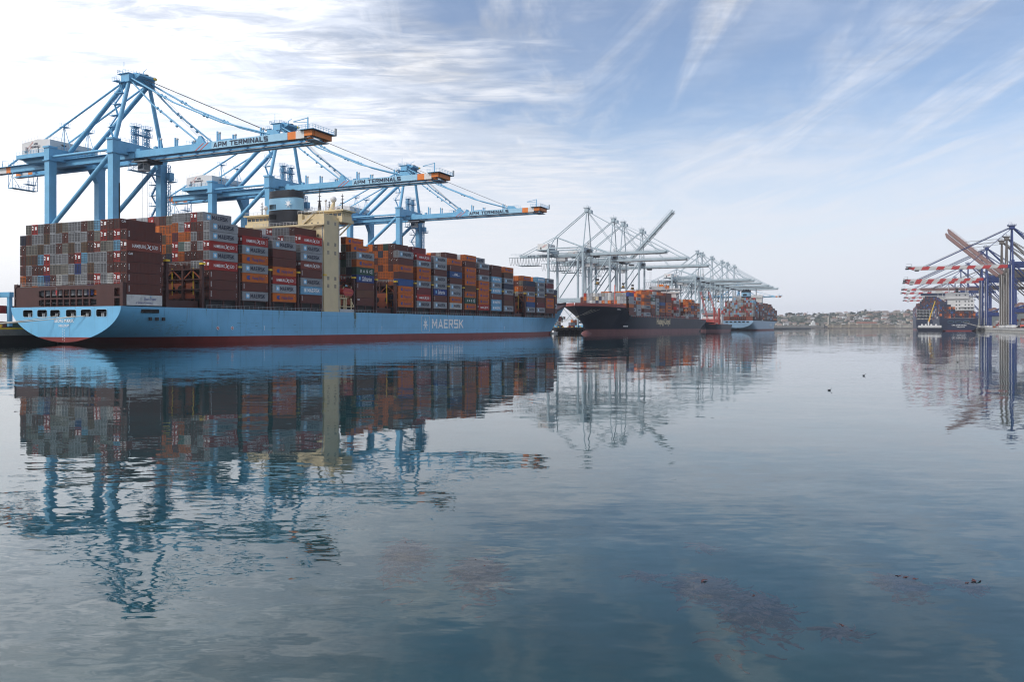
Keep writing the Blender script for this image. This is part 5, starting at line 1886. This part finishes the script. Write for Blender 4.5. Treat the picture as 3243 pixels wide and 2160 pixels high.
for z0, z1, m in ((42, 50.5, 'funnel_black'), (50.5, 56.5, 'funnel_blue'), (56.5, 59.5, 'funnel_black')):
    oval(f3, 6.5, 1085, 6.8, 4.5, z0, 6.7, 4.4, z1, M[m])
for k in range(4):
    f3.tube((3 + 2.2 * k, 1085, 59), (3 + 2.2 * k, 1085, 61), .9, M['funnel_black'], 8)
f3.box(2.5, 8, 1080.3, 1081, 51.5, 54, M['black']).build('funnel', s3)
for c_ in range(17):
    for lev in range(8):
        if c_ == 0 and lev > 4:
            continue
        mass_box(xcol(c_), Y3 + 2, 20.8 + PH * lev - (0 if c_ < 16 else 0), pick('GGGgggBBRRxbqG'), door=True)
    for lev in range(2):
        if c_ > 3:
            mass_box(xcol(c_), Y3 + 16, 43.4 + PH * lev - 1, pick('GGgBBRbgG'), door=True)
hts = [9, 9, 8, 0, 9, 9, 8, 9, 8, 9, 8, 8, 9, 8, 7, 7, 6, 6]
for i, hgt in enumerate(hts):
    yb = Y3 + 16 + 13.9 * i
    for lev in range(hgt):
        for j in range(17 if lev == hgt - 1 else 2):
            mass_box(xcol(16 - j), yb, 17.5 + PH * lev, pick('GgBBBorqbyGxB'), L=11.4)
mg = MB()
for i in range(19):
    mg.box(-20.5, 21.0, Y3 + 14.3 + 13.9 * i, Y3 + 15.3 + 13.9 * i, 15, 30, M['deck_brown'])
mg.box(-20, 20.5, Y3 + 14, Y3 + 270, 15, 17.5, M['dark']).build('lashing_bridge', s3)

# ------------------------------------------------------------------ ships across the basin
s4 = empty('container_ship', (0, 0, 0))
tag(s4, 'dark blue container ship across the basin, low stacks and white superstructure', 'ship')
hb = MB()
sec4 = hull(hb, 290, 42, 16.6, 2.2, M['hull_royal'], M['boot_red'], 1005, 1, x0=273.5, bow_z=5, smid=50, stern_z=.2, ns=3.4)
transom_mesh(hb, sec4[0], 1005, 273.5, [(262, 268, 11.6, 13.2), (270, 276.5, 11.6, 13.2), (279, 285, 11.6, 13.2)], M['hull_royal'], M['boot_red'], 2.2, 1)
hb.build('hull', s4)
MB().text('CMA CGM DALILA', (266, 1004.8, 7.6), (1, 0, 0), VZ, 16, 1.5, M['letter_white'], .02).text('VALLETTA', (271.5, 1004.8, 5.4), (1, 0, 0), VZ, 8.6, 1.2, M['letter_white'], .02).build('stern_lettering', s4)
hts4 = [6, 6, 6, 6, 6, 5, 5, 3, 3, 3, 3, 3, 3, 3, 3, 3, 2]
for c_, hgt in enumerate(hts4):
    for lev in range(hgt):
        mass_box(254.4 + 2.42 * c_, 1008, 17 + PH * lev, pick('nnnnnKBBBxBon' if lev < 5 else 'nnBxB'), door=True)
for i in range(14):
    for lev in range(5 if i != 2 else 0):
        for j in range(2):
            mass_box(254 + 2.42 * j, 1021 + 14 * i if i < 2 else 1021 + 14 * i, 17 + PH * lev, pick('nnKBBnBw'), L=11.4)
a4 = MB()
a4.box(264, 294, 1050, 1062, 16.6, 42, W_).box(252, 296, 1049, 1060, 44.5, 45.3, W_).box(262, 288, 1048.5, 1062, 42, 50, W_).box(256, 292, 1050, 1060, 42, 44.5, W_)
a4.box(272, 294, 1047, 1050, 27.5, 28.2, W_).box(276, 294, 1047.5, 1050, 31.5, 32.2, W_).bar((254, 1050, 44.5), (262, 1050, 39), .8, .8, W_).bar((294, 1050, 44.5), (288, 1050, 39), .8, .8, W_)
for zz in (24, 29, 33.5, 38, 46):
    for xx in (273, 276.5, 283, 287, 290.5):
        if zz > 40 and xx > 285:
            continue
        a4.box(xx, xx + 1.6, 1048.3 if zz > 40 else 1049.9, 1050.1, zz, zz + 1.6, M['glass'])
for xx in (253, 258, 290, 294):
    a4.tube((xx, 1052, 45), (xx, 1052, 49), .25, W_, 5)
a4.rail([(252, 1049, 45.3), (296, 1049, 45.3)], W_, 1.3, 3, .15)
a4.build('accommodation', s4)
MB().box(268, 280, 1060, 1066, 42, 51, M['funnel_black']).tube((275, 1058, 50), (275, 1058, 56), 1.8, M['funnel_black'], 12).tube((265, 1052, 50), (265, 1052, 60), .5, W_, 6).tube((284, 1052, 50), (284, 1052, 59), .4, W_, 6).ball((287, 1052, 52), 1.2, W_).build('funnel', s4)
rope('mooring_line', (278, 1004.9, 12), (RX + 2, 985, QZ + .6), 1.2, 'pale mooring line from the far dark stern to the wharf', .14)
rope('mooring_line', (282, 1004.9, 12), (RX + 2, 980, QZ + .6), 1.4, 'lower pale mooring line from the far dark stern to the wharf', .14)

s5 = empty('container_ship', (0, 0, 0))
tag(s5, 'larger blue container ship behind, stern with steel lattice and tall stacks', 'ship')
hb = MB()
sec5 = hull(hb, 380, 54, 22.5, 3.5, M['hull_royal'], M['boot_pink'], 1385, 1, x0=262, bow_z=5, smid=60, stern_z=.1, ns=6)
transom_mesh(hb, sec5[0], 1385, 262, [], M['hull_royal'], M['boot_pink'], 3.5, 1)
hb.build('hull', s5)
lt = MB()
for k in range(12):
    x = 236 + 4.7 * k
    lt.box(x - .25, x + .25, 1386, 1386.6, 22.5, 35, M['galv'])
    if k < 11:
        lt.bar((x, 1386.3, 24.5), (x + 4.7, 1386.3, 29) if k % 2 else (x + 4.7, 1386.3, 24.5), .4, .4, M['galv'])
        lt.bar((x, 1386.3, 29) if k % 2 == 0 else (x, 1386.3, 24.5), (x + 4.7, 1386.3, 24.5) if k % 2 == 0 else (x + 4.7, 1386.3, 29), .4, .4, M['galv'])
for zz in (24, 29.2, 31.8, 34.6):
    lt.box(235.5, 288.5, 1386, 1386.7, zz, zz + .5, M['galv'])
for k in range(13):
    lt.box(236 + 2 * k, 237 + 2 * k, 1384.7, 1385, 18.8, 20.6, M['galv' if k % 2 else 'cream'])
lt.build('stern_lattice', s5)
MB().box(236, 288, 1389, 1390, 22.5, 35, M['black']).build('stern_recess', s5)
MB().box(246, 290, 1470, 1482, 22, 59, W_).box(243, 292, 1469, 1480, 59, 60.8, W_).box(244, 291, 1470, 1480, 60.8, 65.2, M['hull_royal']).build('bridge', s5)
MB().tube((256, 1475, 65), (256, 1475, 70), .9, M['funnel_black'], 8).tube((260, 1475, 65), (260, 1475, 69), .8, M['funnel_black'], 8).box(268, 278, 1470, 1482, 65.2, 70.5, M['concrete_pale']).build('funnel', s5)
hts5 = [2, 4, 5, 6, 7] + [8] * 14 + [7, 7]
for c_, hgt in enumerate(hts5):
    for lev in range(hgt):
        mass_box(237 + 2.5 * c_, 1391, 35 + 2.85 * lev, pick('nnnKnBBBBn'), W=2.42, door=True)
for i in range(20):
    for lev in range(7 if i > 2 else 8):
        for j in range(2):
            mass_box(237 + 2.5 * j, 1404 + 14 * i, 23 + 2.85 * lev, pick('nnKBBRw'), L=12)

bg = empty('fuel_barge', (0, 0, 0))
tag(bg, 'black fuel barge with pale deck alongside the far dark ship', 'barge')
MB().prism([(226, 5.2), (228, .2), (253.5, -.5), (253.5, 5.2)], (0, 955, 0), (1, 0, 0), VZ, (0, 34, 0), M['hull_navy']).build('hull', bg)
dkb = MB().box(228.5, 252.5, 957, 988, 5.2, 8.0, M['ship_white'])
for xx in (232, 236, 242, 247):
    dkb.tube((xx, 960, 8), (xx, 960, 9.6), 1.1, M['white'], 10)
dkb.rail([(227, 955.5, 5.2), (253, 955.5, 5.2)], M['galv'], 1.2, 2.5, .12)
dkb.build('deck', bg)
MB().tube((239, 963, 8), (239, 963, 13), .8, M['white'], 8).bar((239, 963, 12.5), (246, 960, 37), .8, .8, M['yellow']).bar((239, 963, 9), (243, 961.5, 26), .4, .4, M['orange']).build('crane_arm', bg)

# ------------------------------------------------------------------ yards, vehicles and quay clutter
for i in range(26):
    for lev in range(3):
        if random.random() < .85 - .2 * lev:
            mass_box(-86 - 2.6 * (i % 3), -60 + 13 * i, QZ + PH * lev, pick('BBBBxRrnt'), L=12, door=True)
for i in range(34):
    for lev in range(4):
        if random.random() < .85 - .17 * lev:
            mass_box(-92 - 2.6 * (i % 3), 350 + 13 * i, QZ + PH * lev, pick('BBxxRGRo'), L=12, door=True)
for i in range(16):
    for c_ in range(6):
        for lev in range(4):
            if random.random() < .8 - .1 * lev:
                mass_box(346 + 2.6 * c_, 760 + 40 * i, QZ + PH * lev, pick('GGwwRxonB'), L=12, door=True)
for c_ in range(14):
    for lev in range(5):
        mass_box(338.2 + 2.55 * c_, 700, QZ + PH * lev * .97, pick('GwGgGGw' if c_ < 5 else 'rRBx'), L=12, door=True)
tag(MASS.build('stacked_containers'), 'many more stacked shipping containers aboard the ships and in the yards', 'containers', kind='stuff')


def yard_crane(x, y, lab, sp=24, h=20):
    r_ = empty('yard_crane', (x, y, QZ))
    tag(r_, lab, 'yard crane', 'yard gantry cranes')
    m = M['crane_blue']
    for xx in (-sp / 2, sp / 2):
        for yy in (-4, 4):
            MB().box(xx - .6, xx + .6, yy - .6, yy + .6, 1, h, m).tube((xx - .4, yy, .6), (xx + .4, yy, .6), .6, M['rubber'], 10).build('leg', r_)
    MB().box(-sp / 2 - 1, sp / 2 + 1, -4.8, -3.2, h, h + 1.8, m).box(-sp / 2 - 1, sp / 2 + 1, 3.2, 4.8, h, h + 1.8, m).rail([(-sp / 2, -4.8, h + 1.8), (sp / 2, -4.8, h + 1.8)], m, 1.2, 2, .12).build('beam', r_)
    MB().box(2, 7, -4, 4, h + 1.8, h + 4, M['galv']).build('trolley', r_)


yard_crane(-94, 36, 'blue yard gantry over brown containers left of the blue stern', 26, 11.2)
yard_crane(-96, 430, 'small yard gantry behind the gap between the two nearest ships', 24, 15)


def truck(x, y, rz, cm, lab):
    r_ = empty('yard_truck', (x, y, QZ), rz)
    tag(r_, lab, 'truck', 'vehicles on the far wharf')
    MB().prism([(0, .7), (2.4, .7), (2.4, 3.2), (.7, 3.2), (0, 2.0)], (0, -1.2, 0), (1, 0, 0), VZ, (0, 2.4, 0), M[cm]).build('cab', r_)
    MB().box(.1, .6, -1.1, 1.1, 2.0, 2.9, M['glass']).build('windscreen', r_)
    MB().box(2.4, 13, -1.2, 1.2, 1.1, 1.5, M['dark']).build('chassis', r_)
    for xx in (1.2, 4.0, 10.5, 12):
        MB().tube((xx, -1.25, .55), (xx, 1.25, .55), .55, M['rubber'], 10).build('wheel', r_)


truck(RX + 12, 905, R(20), 'yellow', 'yellow yard truck on the far wharf beside the grey brown crane legs')
truck(RX + 9, 770, R(-80), 'coral', 'red yard truck on the far wharf beneath the nearest dark blue crane')
truck(RX + 14, 960, R(-80), 'white', 'white yard truck on the far wharf near the dark stern')
truck(RX + 14, 720, R(-80), 'orange', 'orange yard truck on the far wharf at the photo edge')
truck(-46, 392, R(80), 'white', 'white yard truck on the quay in the gap between ships')

# little white work boat in the gap
wb = empty('work_boat', (-17.5, 395, SEA))
wb.scale = (.75, .75, .75)
tag(wb, 'small white work boat moored at the quay in the gap between ships', 'boat')
MB().prism([(-6, 1.2), (-5, 0), (5, 0), (7, 1.6)], (1.5, 0, 0), (0, 1, 0), VZ, (-3, 0, 0), M['galv']).build('hull', wb)
MB().box(-1, 1, -3, 2, 1.2, 3.2, M['white']).box(-1.05, 1.05, -2.5, 1.5, 2.2, 2.8, M['glass']).build('cabin', wb)
MB().bar((0, 0, 3.2), (0, 0, 5.2), .1, .1, M['galv']).build('mast', wb)

# ------------------------------------------------------------------ far shore
def fbm(x, y):
    s = 0
    for k, (fx_, fy_, ph) in enumerate(((.0021, .0017, .3), (.0053, .0039, 1.7), (.0111, .0094, 4.1), (.023, .019, 2.2), (.047, .041, .9))):
        s += math.sin(x * fx_ * 6.28 + ph + 1.3 * math.sin(y * fy_ * 6.28 + k)) / (1.6 ** k)
    return s


XA, XB = 2330, 3500
D0, D1 = 2750.0, 3950.0
M['hill'] = mat('hill_scrub', (0.075, 0.080, 0.050), 0.9, var=0.5, vs=0.012)
M['tree'] = mat('tree_leaf', (0.035, 0.052, 0.030), 0.9, var=0.5, vs=0.05)
M['trunk'] = mat('tree_bark', (0.09, 0.07, 0.05), 0.9)
M['stucco'] = mat('stucco', (0.50, 0.46, 0.40), 0.8, var=0.1)
M['stucco_tan'] = mat('stucco_tan', (0.40, 0.34, 0.26), 0.8, var=0.1)
M['stucco_pink'] = mat('stucco_pink', (0.45, 0.35, 0.30), 0.8, var=0.1)
M['tile'] = mat('roof_tile', (0.26, 0.10, 0.06), 0.8, var=0.25)
M['roof_grey'] = mat('roof_grey', (0.20, 0.18, 0.17), 0.8, var=0.2)
M['rock'] = mat('rock', (0.20, 0.18, 0.155), 0.9, var=0.5, vs=0.15)


def hill_z(xp, d):
    k = max(0.0, min(1.0, (d - 2830) / 820.0))
    side = .76 + .24 * min(1, max(0, (xp - 2480) / 300))
    if xp < 2440:
        side *= max(.75, 1 - (2440 - xp) / 300)
    z = 4 + 66 * side * (k * k * (3 - 2 * k)) + 2.2 * fbm(xp * 4, d) * k
    if d > 3650:
        z -= (d - 3650) * .05
    return z


hm_ = MB()
nx, nd = 110, 26
vs = []
for j in range(nd):
    d = D0 + 40 + (D1 - D0 - 40) * j / (nd - 1)
    for i in range(nx):
        xp = XA + (XB - XA) * i / (nx - 1)
        px_, py_ = polar(xp, d)
        vs.append((px_, py_, hill_z(xp, d)))
hm_.add(vs, [(j * nx + i, j * nx + i + 1, (j + 1) * nx + i + 1, (j + 1) * nx + i) for j in range(nd - 1) for i in range(nx - 1)], M['hill'], True)
tag(hm_.build('hills'), kind='structure')
# rocky foreshore
rk = MB()
for i in range(1500):
    xp = random.uniform(2400, 3000)
    d = D0 + random.uniform(-8, 32)
    p = polar(xp, d)
    r_ = random.uniform(.7, 2.0)
    rk.ball((*p, random.uniform(-.2, 3.0) * (d - D0 + 10) / 40), r_, M['rock'], (1.3, 1.1, .7), 5, 3)
for a in range(30):
    pa, pb = polar(2380 + 21 * a, D0 + 18), polar(2380 + 21 * (a + 1), D0 + 18)
    rk.add([(*pa, -2), (*pb, -2), (*polar(2380 + 21 * (a + 1), D0 + 60), 4.2), (*polar(2380 + 21 * a, D0 + 60), 4.2)], [(0, 1, 2, 3)], M['rock'])
tag(rk.build('rocky_shore'), 'band of pale boulders along the far waterline', 'rocks', kind='stuff')


def far_frame(xp, d):
    p = polar(xp, d)
    return p, (COS, SIN), (-SIN, COS)     # centre, sideways, away


def far_box(mb, xp0, xp1, d, dep, z0, z1, m, roof=None, rh=0):
    a, b = polar(xp0, d), polar(xp1, d)
    f = (-SIN * dep, COS * dep)
    v0 = [(*a, z0), (*b, z0), (b[0] + f[0], b[1] + f[1], z0), (a[0] + f[0], a[1] + f[1], z0)]
    v1 = [(p[0], p[1], z1) for p in v0]
    mb.add(v0 + v1, [(0, 1, 5, 4), (1, 2, 6, 5), (2, 3, 7, 6), (3, 0, 4, 7), (4, 5, 6, 7)], m)
    if roof:
        c0 = ((a[0] + f[0] / 2), (a[1] + f[1] / 2), z1 + rh)
        c1 = ((b[0] + f[0] / 2), (b[1] + f[1] / 2), z1 + rh)
        ov = [(p[0], p[1], z1 + .05) for p in v0]
        mb.add(ov + [c0, c1], [(0, 1, 5, 4), (2, 3, 4, 5), (1, 2, 5), (3, 0, 4)], roof)


# long barracks-like building at the water
def long_building(xp0, xp1, lab, m, z0=5.0, z1=15.5):
    r_ = empty('long_building', (0, 0, 0))
    tag(r_, lab, 'building')
    wl_ = MB()
    far_box(wl_, xp0, xp1, D0 + 62, 24, z0 - 2, z1, M[m])
    far_box(wl_, xp0 - .5, xp1 + .5, D0 + 60, 1.5, z1, z1 + .7, M[m])
    k = xp0 + 14
    while k < xp1:
        far_box(wl_, k, k + 4, D0 + 59, 4, z0 - 2, z1 + 1.5, M[m])
        k += 26
    wl_.build('wall', r_)
    x = xp0 + 2
    while x < xp1 - 2:
        if int(x / 26) % 5:
            for zz in (z0 + 1.8, z0 + 6.4):
                wn_ = MB()
                far_box(wn_, x, x + .9, D0 + 61.6, .3, zz, zz + 2.4, M['dark'])
                wn_.build('window', r_)
        x += 2.6


long_building(2622, 2716, 'long beige two storey building with window rows, left end block', 'stucco_tan')
long_building(2717, 2835, 'long beige two storey building with window rows, below red roofs', 'stucco_tan')
long_building(2836, 2960, 'long beige building with window rows, ending behind the barge', 'stucco')
sw = MB()
far_box(sw, 2400, 2621, D0 + 56, 6, 1, 11.5, M['concrete'])
tag(sw.build('sea_wall'), 'grey sea wall left of the long beige building', 'wall')
rr_ = empty('red_roofed_building', (0, 0, 0))
tag(rr_, 'cream building with long red tiled roof above the waterfront', 'building')
b = MB()
far_box(b, 2717, 2778, D0 + 120, 18, 8, 20, M['stucco'])
b.build('wall', rr_)
b = MB()
far_box(b, 2716.5, 2778.5, D0 + 119, 20, 20, 20.1, M['tile'], M['tile'], 4.5)
b.build('roof', rr_)
for k in range(12):
    b = MB()
    far_box(b, 2720 + 4.8 * k, 2721.6 + 4.8 * k, D0 + 119.7, .4, 14, 18, M['dark'])
    b.build('window', rr_)
p = polar(2623, D0 + 100)
tag(MB().tube((*p, 5), (*p, 43), 2.3, M['stucco'], 10, 1.8).build('chimney'), 'tall pale chimney standing above the far long building', 'chimney')
p = polar(2605, D0 + 50)
tw_ = MB().box(p[0] - 5, p[0] + 5, p[1] - 5, p[1] + 5, 0, 20, M['concrete']).box(p[0] - 6, p[0] + 6, p[1] - 6, p[1] + 6, 20, 21, M['concrete'])
tag(tw_.build('square_tower'), 'squat grey square tower at the end of the sea wall', 'tower')
wsh = empty('white_ship', (0, 0, 0))
tag(wsh, 'distant white ship superstructure with masts beyond the sea wall', 'ship')
b = MB()
far_box(b, 2566, 2583, D0 + 110, 12, 4, 16, M['white'])
far_box(b, 2571, 2582, D0 + 109, 11, 16, 24, M['white'])
far_box(b, 2574, 2579, D0 + 110, 8, 24, 29, M['white'])
b.build('superstructure', wsh)
p = polar(2576, D0 + 112)
MB().tube((*p, 28), (*p, 38), .6, M['galv'], 5).build('mast', wsh)

# hillside houses
hs = []
G_H = 'houses on the far hillside'
rs = random.Random(11)
used_lab = set()
stc = ['stucco', 'stucco_tan', 'stucco_pink', 'white']
desc = {'stucco': 'cream', 'stucco_tan': 'tan', 'stucco_pink': 'pinkish', 'white': 'white'}
for i in range(175):
    xp = rs.uniform(2448, 2905)
    d = rs.uniform(2900, 3600)
    if i % 3 == 0:
        xp = rs.uniform(2650, 2905)
    z = hill_z(xp, d)
    wd, dp, hh = rs.uniform(9, 22), rs.uniform(10, 16), rs.uniform(5, 10)
    zone = 'left of the chimney' if xp < 2570 else 'behind the chimney' if xp < 2680 else 'behind the red roofed building' if xp < 2785 else 'right of the red roofed building' if xp < 2850 else 'left of the far lattice stern'
    lev_ = 'low on' if d < 3060 else 'fairly low on' if d < 3200 else 'midway up' if d < 3330 else 'high on' if d < 3470 else 'atop'
    for _try in range(200):
        m = rs.choice(stc)
        rf = rs.choice(['tile', 'roof_grey', 'roof_grey', 'roof_grey'])
        sz = rs.choice(['narrow', 'medium', 'wide'])
        hi_ = rs.choice(['low', 'tall'])
        lab = f'{sz} {hi_} {desc[m]} house, {"red" if rf == "tile" else "grey"} roof, {lev_} hill, {zone}'
        if lab not in used_lab:
            break
    used_lab.add(lab)
    wd = {'narrow': rs.uniform(8, 11), 'medium': rs.uniform(13, 16), 'wide': rs.uniform(18, 23)}[sz]
    hh = rs.uniform(5, 6.2) if hi_ == 'low' else rs.uniform(8, 10)
    wpx = wd * F_PX / d
    b = MB()
    far_box(b, xp, xp + wpx, d, dp, z - 5, z + hh, M[m])
    far_box(b, xp - .3, xp + wpx + .3, d - .4, dp + .8, z + hh, z + hh + .1, M[rf], M[rf], rs.uniform(.8, 2.6))
    nwin = max(2, int(wd / 4))
    for k in range(nwin):
        for lv_ in range(1 if hh < 7 else 2):
            far_box(b, xp + wpx * (k + .25) / nwin, xp + wpx * (k + .65) / nwin, d - .15, .1, z + 1.2 + 3.4 * lv_, z + 2.9 + 3.4 * lv_, M['dark'])
    o = b.build('hillside_house')
    tag(o, lab, 'house', G_H)


def leaf_clump(mb, c, rx, rz, n, m, rnd):
    for _ in range(n):
        a, b_ = rnd.uniform(0, 6.283), rnd.uniform(-1, 1)
        q_ = math.sqrt(1 - b_ * b_)
        k = rnd.random() ** .45
        p = (c[0] + rx * k * q_ * math.cos(a), c[1] + rx * k * q_ * math.sin(a), c[2] + rz * k * b_)
        s_ = rnd.uniform(.5, 1.25) * rx * .34
        d1 = Vector((rnd.uniform(-1, 1), rnd.uniform(-1, 1), rnd.uniform(-1, 1))).normalized()
        d2 = d1.orthogonal().normalized()
        P = Vector(p)
        mb.add([P + d1 * s_, P + d2 * s_, P - d1 * s_, P - d2 * s_], [(0, 1, 2, 3)], m)


# tree mass on the slope
fo = MB()
for i in range(2300):
    xp = rs.uniform(2400, 2930)
    d = rs.uniform(2880, 3680)
    if fbm(xp * 3, d * .8) < -.1 and rs.random() < .75:
        continue
    z = hill_z(xp, d)
    p = polar(xp, d)
    r_ = rs.uniform(2.5, 5.5)
    leaf_clump(fo, (*p, z + r_ * .8), r_, r_ * .8, 12, M['tree'], rs)
tag(fo.build('hillside_shrubbery'), 'mass of dark trees and shrubs between houses on the far hillside', 'shrubbery', kind='stuff')
for i, xp in enumerate(sorted([rs.uniform(2455, 2905) if k > 8 else rs.uniform(2470, 2550) for k in range(34)])):
    d = rs.uniform(3560, 3680)
    z = hill_z(xp, d)
    p = polar(xp, d)
    r_ = empty('skyline_tree', (*p, z - 1))
    h_ = rs.uniform(7, 13)
    tag(r_, f'dark round tree on the far hill skyline, {NUM[i + 1]} from left', 'tree', 'trees on the far skyline')
    MB().tube((0, 0, 0), (0, 0, h_ * .6), .6, M['trunk'], 6, .3).build('trunk', r_)
    b = MB()
    for _k in range(4):
        leaf_clump(b, (rs.uniform(-3, 3), rs.uniform(-3, 3), h_ * rs.uniform(.65, 1.0)), rs.uniform(3, 5), rs.uniform(2.2, 3.4), 34, M['tree'], rs)
    b.build('crown', r_)
for i, xp in enumerate(sorted(rs.uniform(2480, 2900) for k in range(9))):
    d = rs.uniform(3500, 3650)
    z = hill_z(xp, d)
    r_ = empty('palm_tree', (*polar(xp, d), z - 1))
    h_ = rs.uniform(13, 18)
    tag(r_, f'slim palm tree sticking up above the far hill, {NUM[i + 1]} from left', 'palm', 'palms on the far hill')
    MB().tube((0, 0, 0), (0, 0, h_), .45, M['trunk'], 5, .3).build('trunk', r_)
    b = MB()
    for k in range(11):
        a = k * .571
        b.add([(0, 0, h_), (1.4 * math.cos(a + .3), 1.4 * math.sin(a + .3), h_ + .9), (3.2 * math.cos(a), 3.2 * math.sin(a), h_ - .6), (1.4 * math.cos(a - .3), 1.4 * math.sin(a - .3), h_ + .7)], [(0, 1, 2, 3)], M['tree'])
    b.build('crown', r_)

# ------------------------------------------------------------------ kelp and birds on the water
def at_water(x, y):
    d = F_PX * (CAMH - SEA) / (y - HY)
    return polar(x, d)


def kelp(x, y, w_, l_, n, lab, deep=.5, rnd=random.Random(5)):
    c = at_water(x, y)
    b = MB()
    for i in range(int(n * 1.3)):
        u_ = rnd.gauss(0, .17)
        v_ = rnd.gauss(0, .22)
        px_ = c[0] + COS * u_ * w_ - SIN * v_ * l_
        py_ = c[1] + SIN * u_ * w_ + COS * v_ * l_
        k = math.hypot(u_, v_)
        z = -deep * min(1, k) * rnd.uniform(.1, 1.0) + (.015 if rnd.random() < .035 else -.05)
        a = rnd.uniform(0, 6.28)
        ln, wd = rnd.uniform(.15, .5), rnd.uniform(.03, .085)
        if z > -.04:
            ln, wd = ln * .45, wd * .6
        P = []
        for t in range(5):
            f = t / 4
            cx_ = px_ + math.cos(a + .9 * f) * ln * f
            cy_ = py_ + math.sin(a + .9 * f) * ln * f
            ww = wd * math.sin(math.pi * (.12 + .86 * f))
            P.append(((cx_ - math.sin(a) * ww, cy_ + math.cos(a) * ww, z + .02 * math.sin(6 * f)), (cx_ + math.sin(a) * ww, cy_ - math.cos(a) * ww, z + .01)))
        for q0, q1 in zip(P, P[1:]):
            b.add([q0[0], q0[1], q1[1], q1[0]], [(0, 1, 2, 3)], M['kelp'])
    tag(b.build('kelp_patch', None, (0, 0, SEA)), lab, 'kelp', 'kelp patches in the water')


kelp(1290, 1730, .9, 2.2, 300, 'pale reddish kelp patch just left of centre in the foreground water', 1.2)
kelp(1520, 1785, .8, 1.9, 330, 'dark purplish kelp clump under water, left of the long patch', .9)
kelp(2235, 1840, 1.0, 1.0, 420, 'largest brown kelp patch floating in the right foreground', .5)
kelp(2400, 1890, 1.3, 1.2, 300, 'sunken purplish kelp trailing from the largest patch', 1.6)
kelp(2860, 1832, .75, .7, 200, 'brown kelp clump floating near the right edge', .6)
kelp(3075, 1845, .3, .8, 45, 'thin line of kelp stalks nearest the right edge', .3)
kelp(2665, 1990, .3, .25, 40, 'small dark kelp frond nearest the camera', .2)
kelp(2230, 1722, .3, .3, 16, 'faint small kelp wisp behind the largest patch', .4)
kelp(2050, 1816, 1.3, .12, 20, 'broken row of tiny kelp bits left of the largest patch', .1)


def bird(x, y, lab, dark=True):
    c = at_water(x, y)
    r_ = empty('water_bird', (*c, SEA))
    tag(r_, lab, 'bird', 'birds on the water')
    m = M['dark'] if dark else M['white']
    b = MB()
    vs, fs = [], []
    rings = [(-.42, .03, .16), (-.34, .08, .14), (-.15, .14, .11), (.08, .15, .11), (.24, .10, .16), (.30, .055, .28), (.33, .045, .38), (.37, .06, .45), (.44, .045, .45), (.50, .018, .44), (.58, .006, .43)]
    for (a, rr_, zz) in rings:
        for i in range(8):
            t = 2 * math.pi * i / 8
            vs.append((a, rr_ * math.cos(t), zz + rr_ * math.sin(t) * (.9 if a < .25 else 1)))
    for j in range(len(rings) - 1):
        for i in range(8):
            fs.append((j * 8 + i, j * 8 + (i + 1) % 8, (j + 1) * 8 + (i + 1) % 8, (j + 1) * 8 + i))
    b.add(vs, fs, m, True)
    b.build('body', r_)
    r_.rotation_euler = (0, 0, YAW)
    r_.scale = (.34, .34, .34)


bird(2627, 1237, 'dark cormorant swimming in the open water right of centre')
bird(2736, 1190, 'tiny dark cormorant far out on the water, upper of the pair')
bird(3033, 1148, 'tiny dark bird on the water under the far ships')
bird(2945, 1120, 'tiny white gull resting on the water near the far ships', False)

# ------------------------------------------------------------------ haze
hz = MB()
hz.box(-4600, 4600, -600, 5200, -8, 130, M['water'])
ho_ = hz.build('haze')
ho_.data.materials.clear()
hmn = bpy.data.materials.new('haze_air')
hmn.use_nodes = True
t = hmn.node_tree
t.nodes.clear()
pv = N(t, 'ShaderNodeVolumePrincipled')
pv.inputs['Color'].default_value = (0.86, 0.91, 1.0, 1)
pv.inputs['Density'].default_value = 0.00008
pv.inputs['Anisotropy'].default_value = 0.2
mo = N(t, 'ShaderNodeOutputMaterial')
t.links.new(pv.outputs[0], mo.inputs['Volume'])
ho_.data.materials.append(hmn)
tag(ho_, kind='stuff')
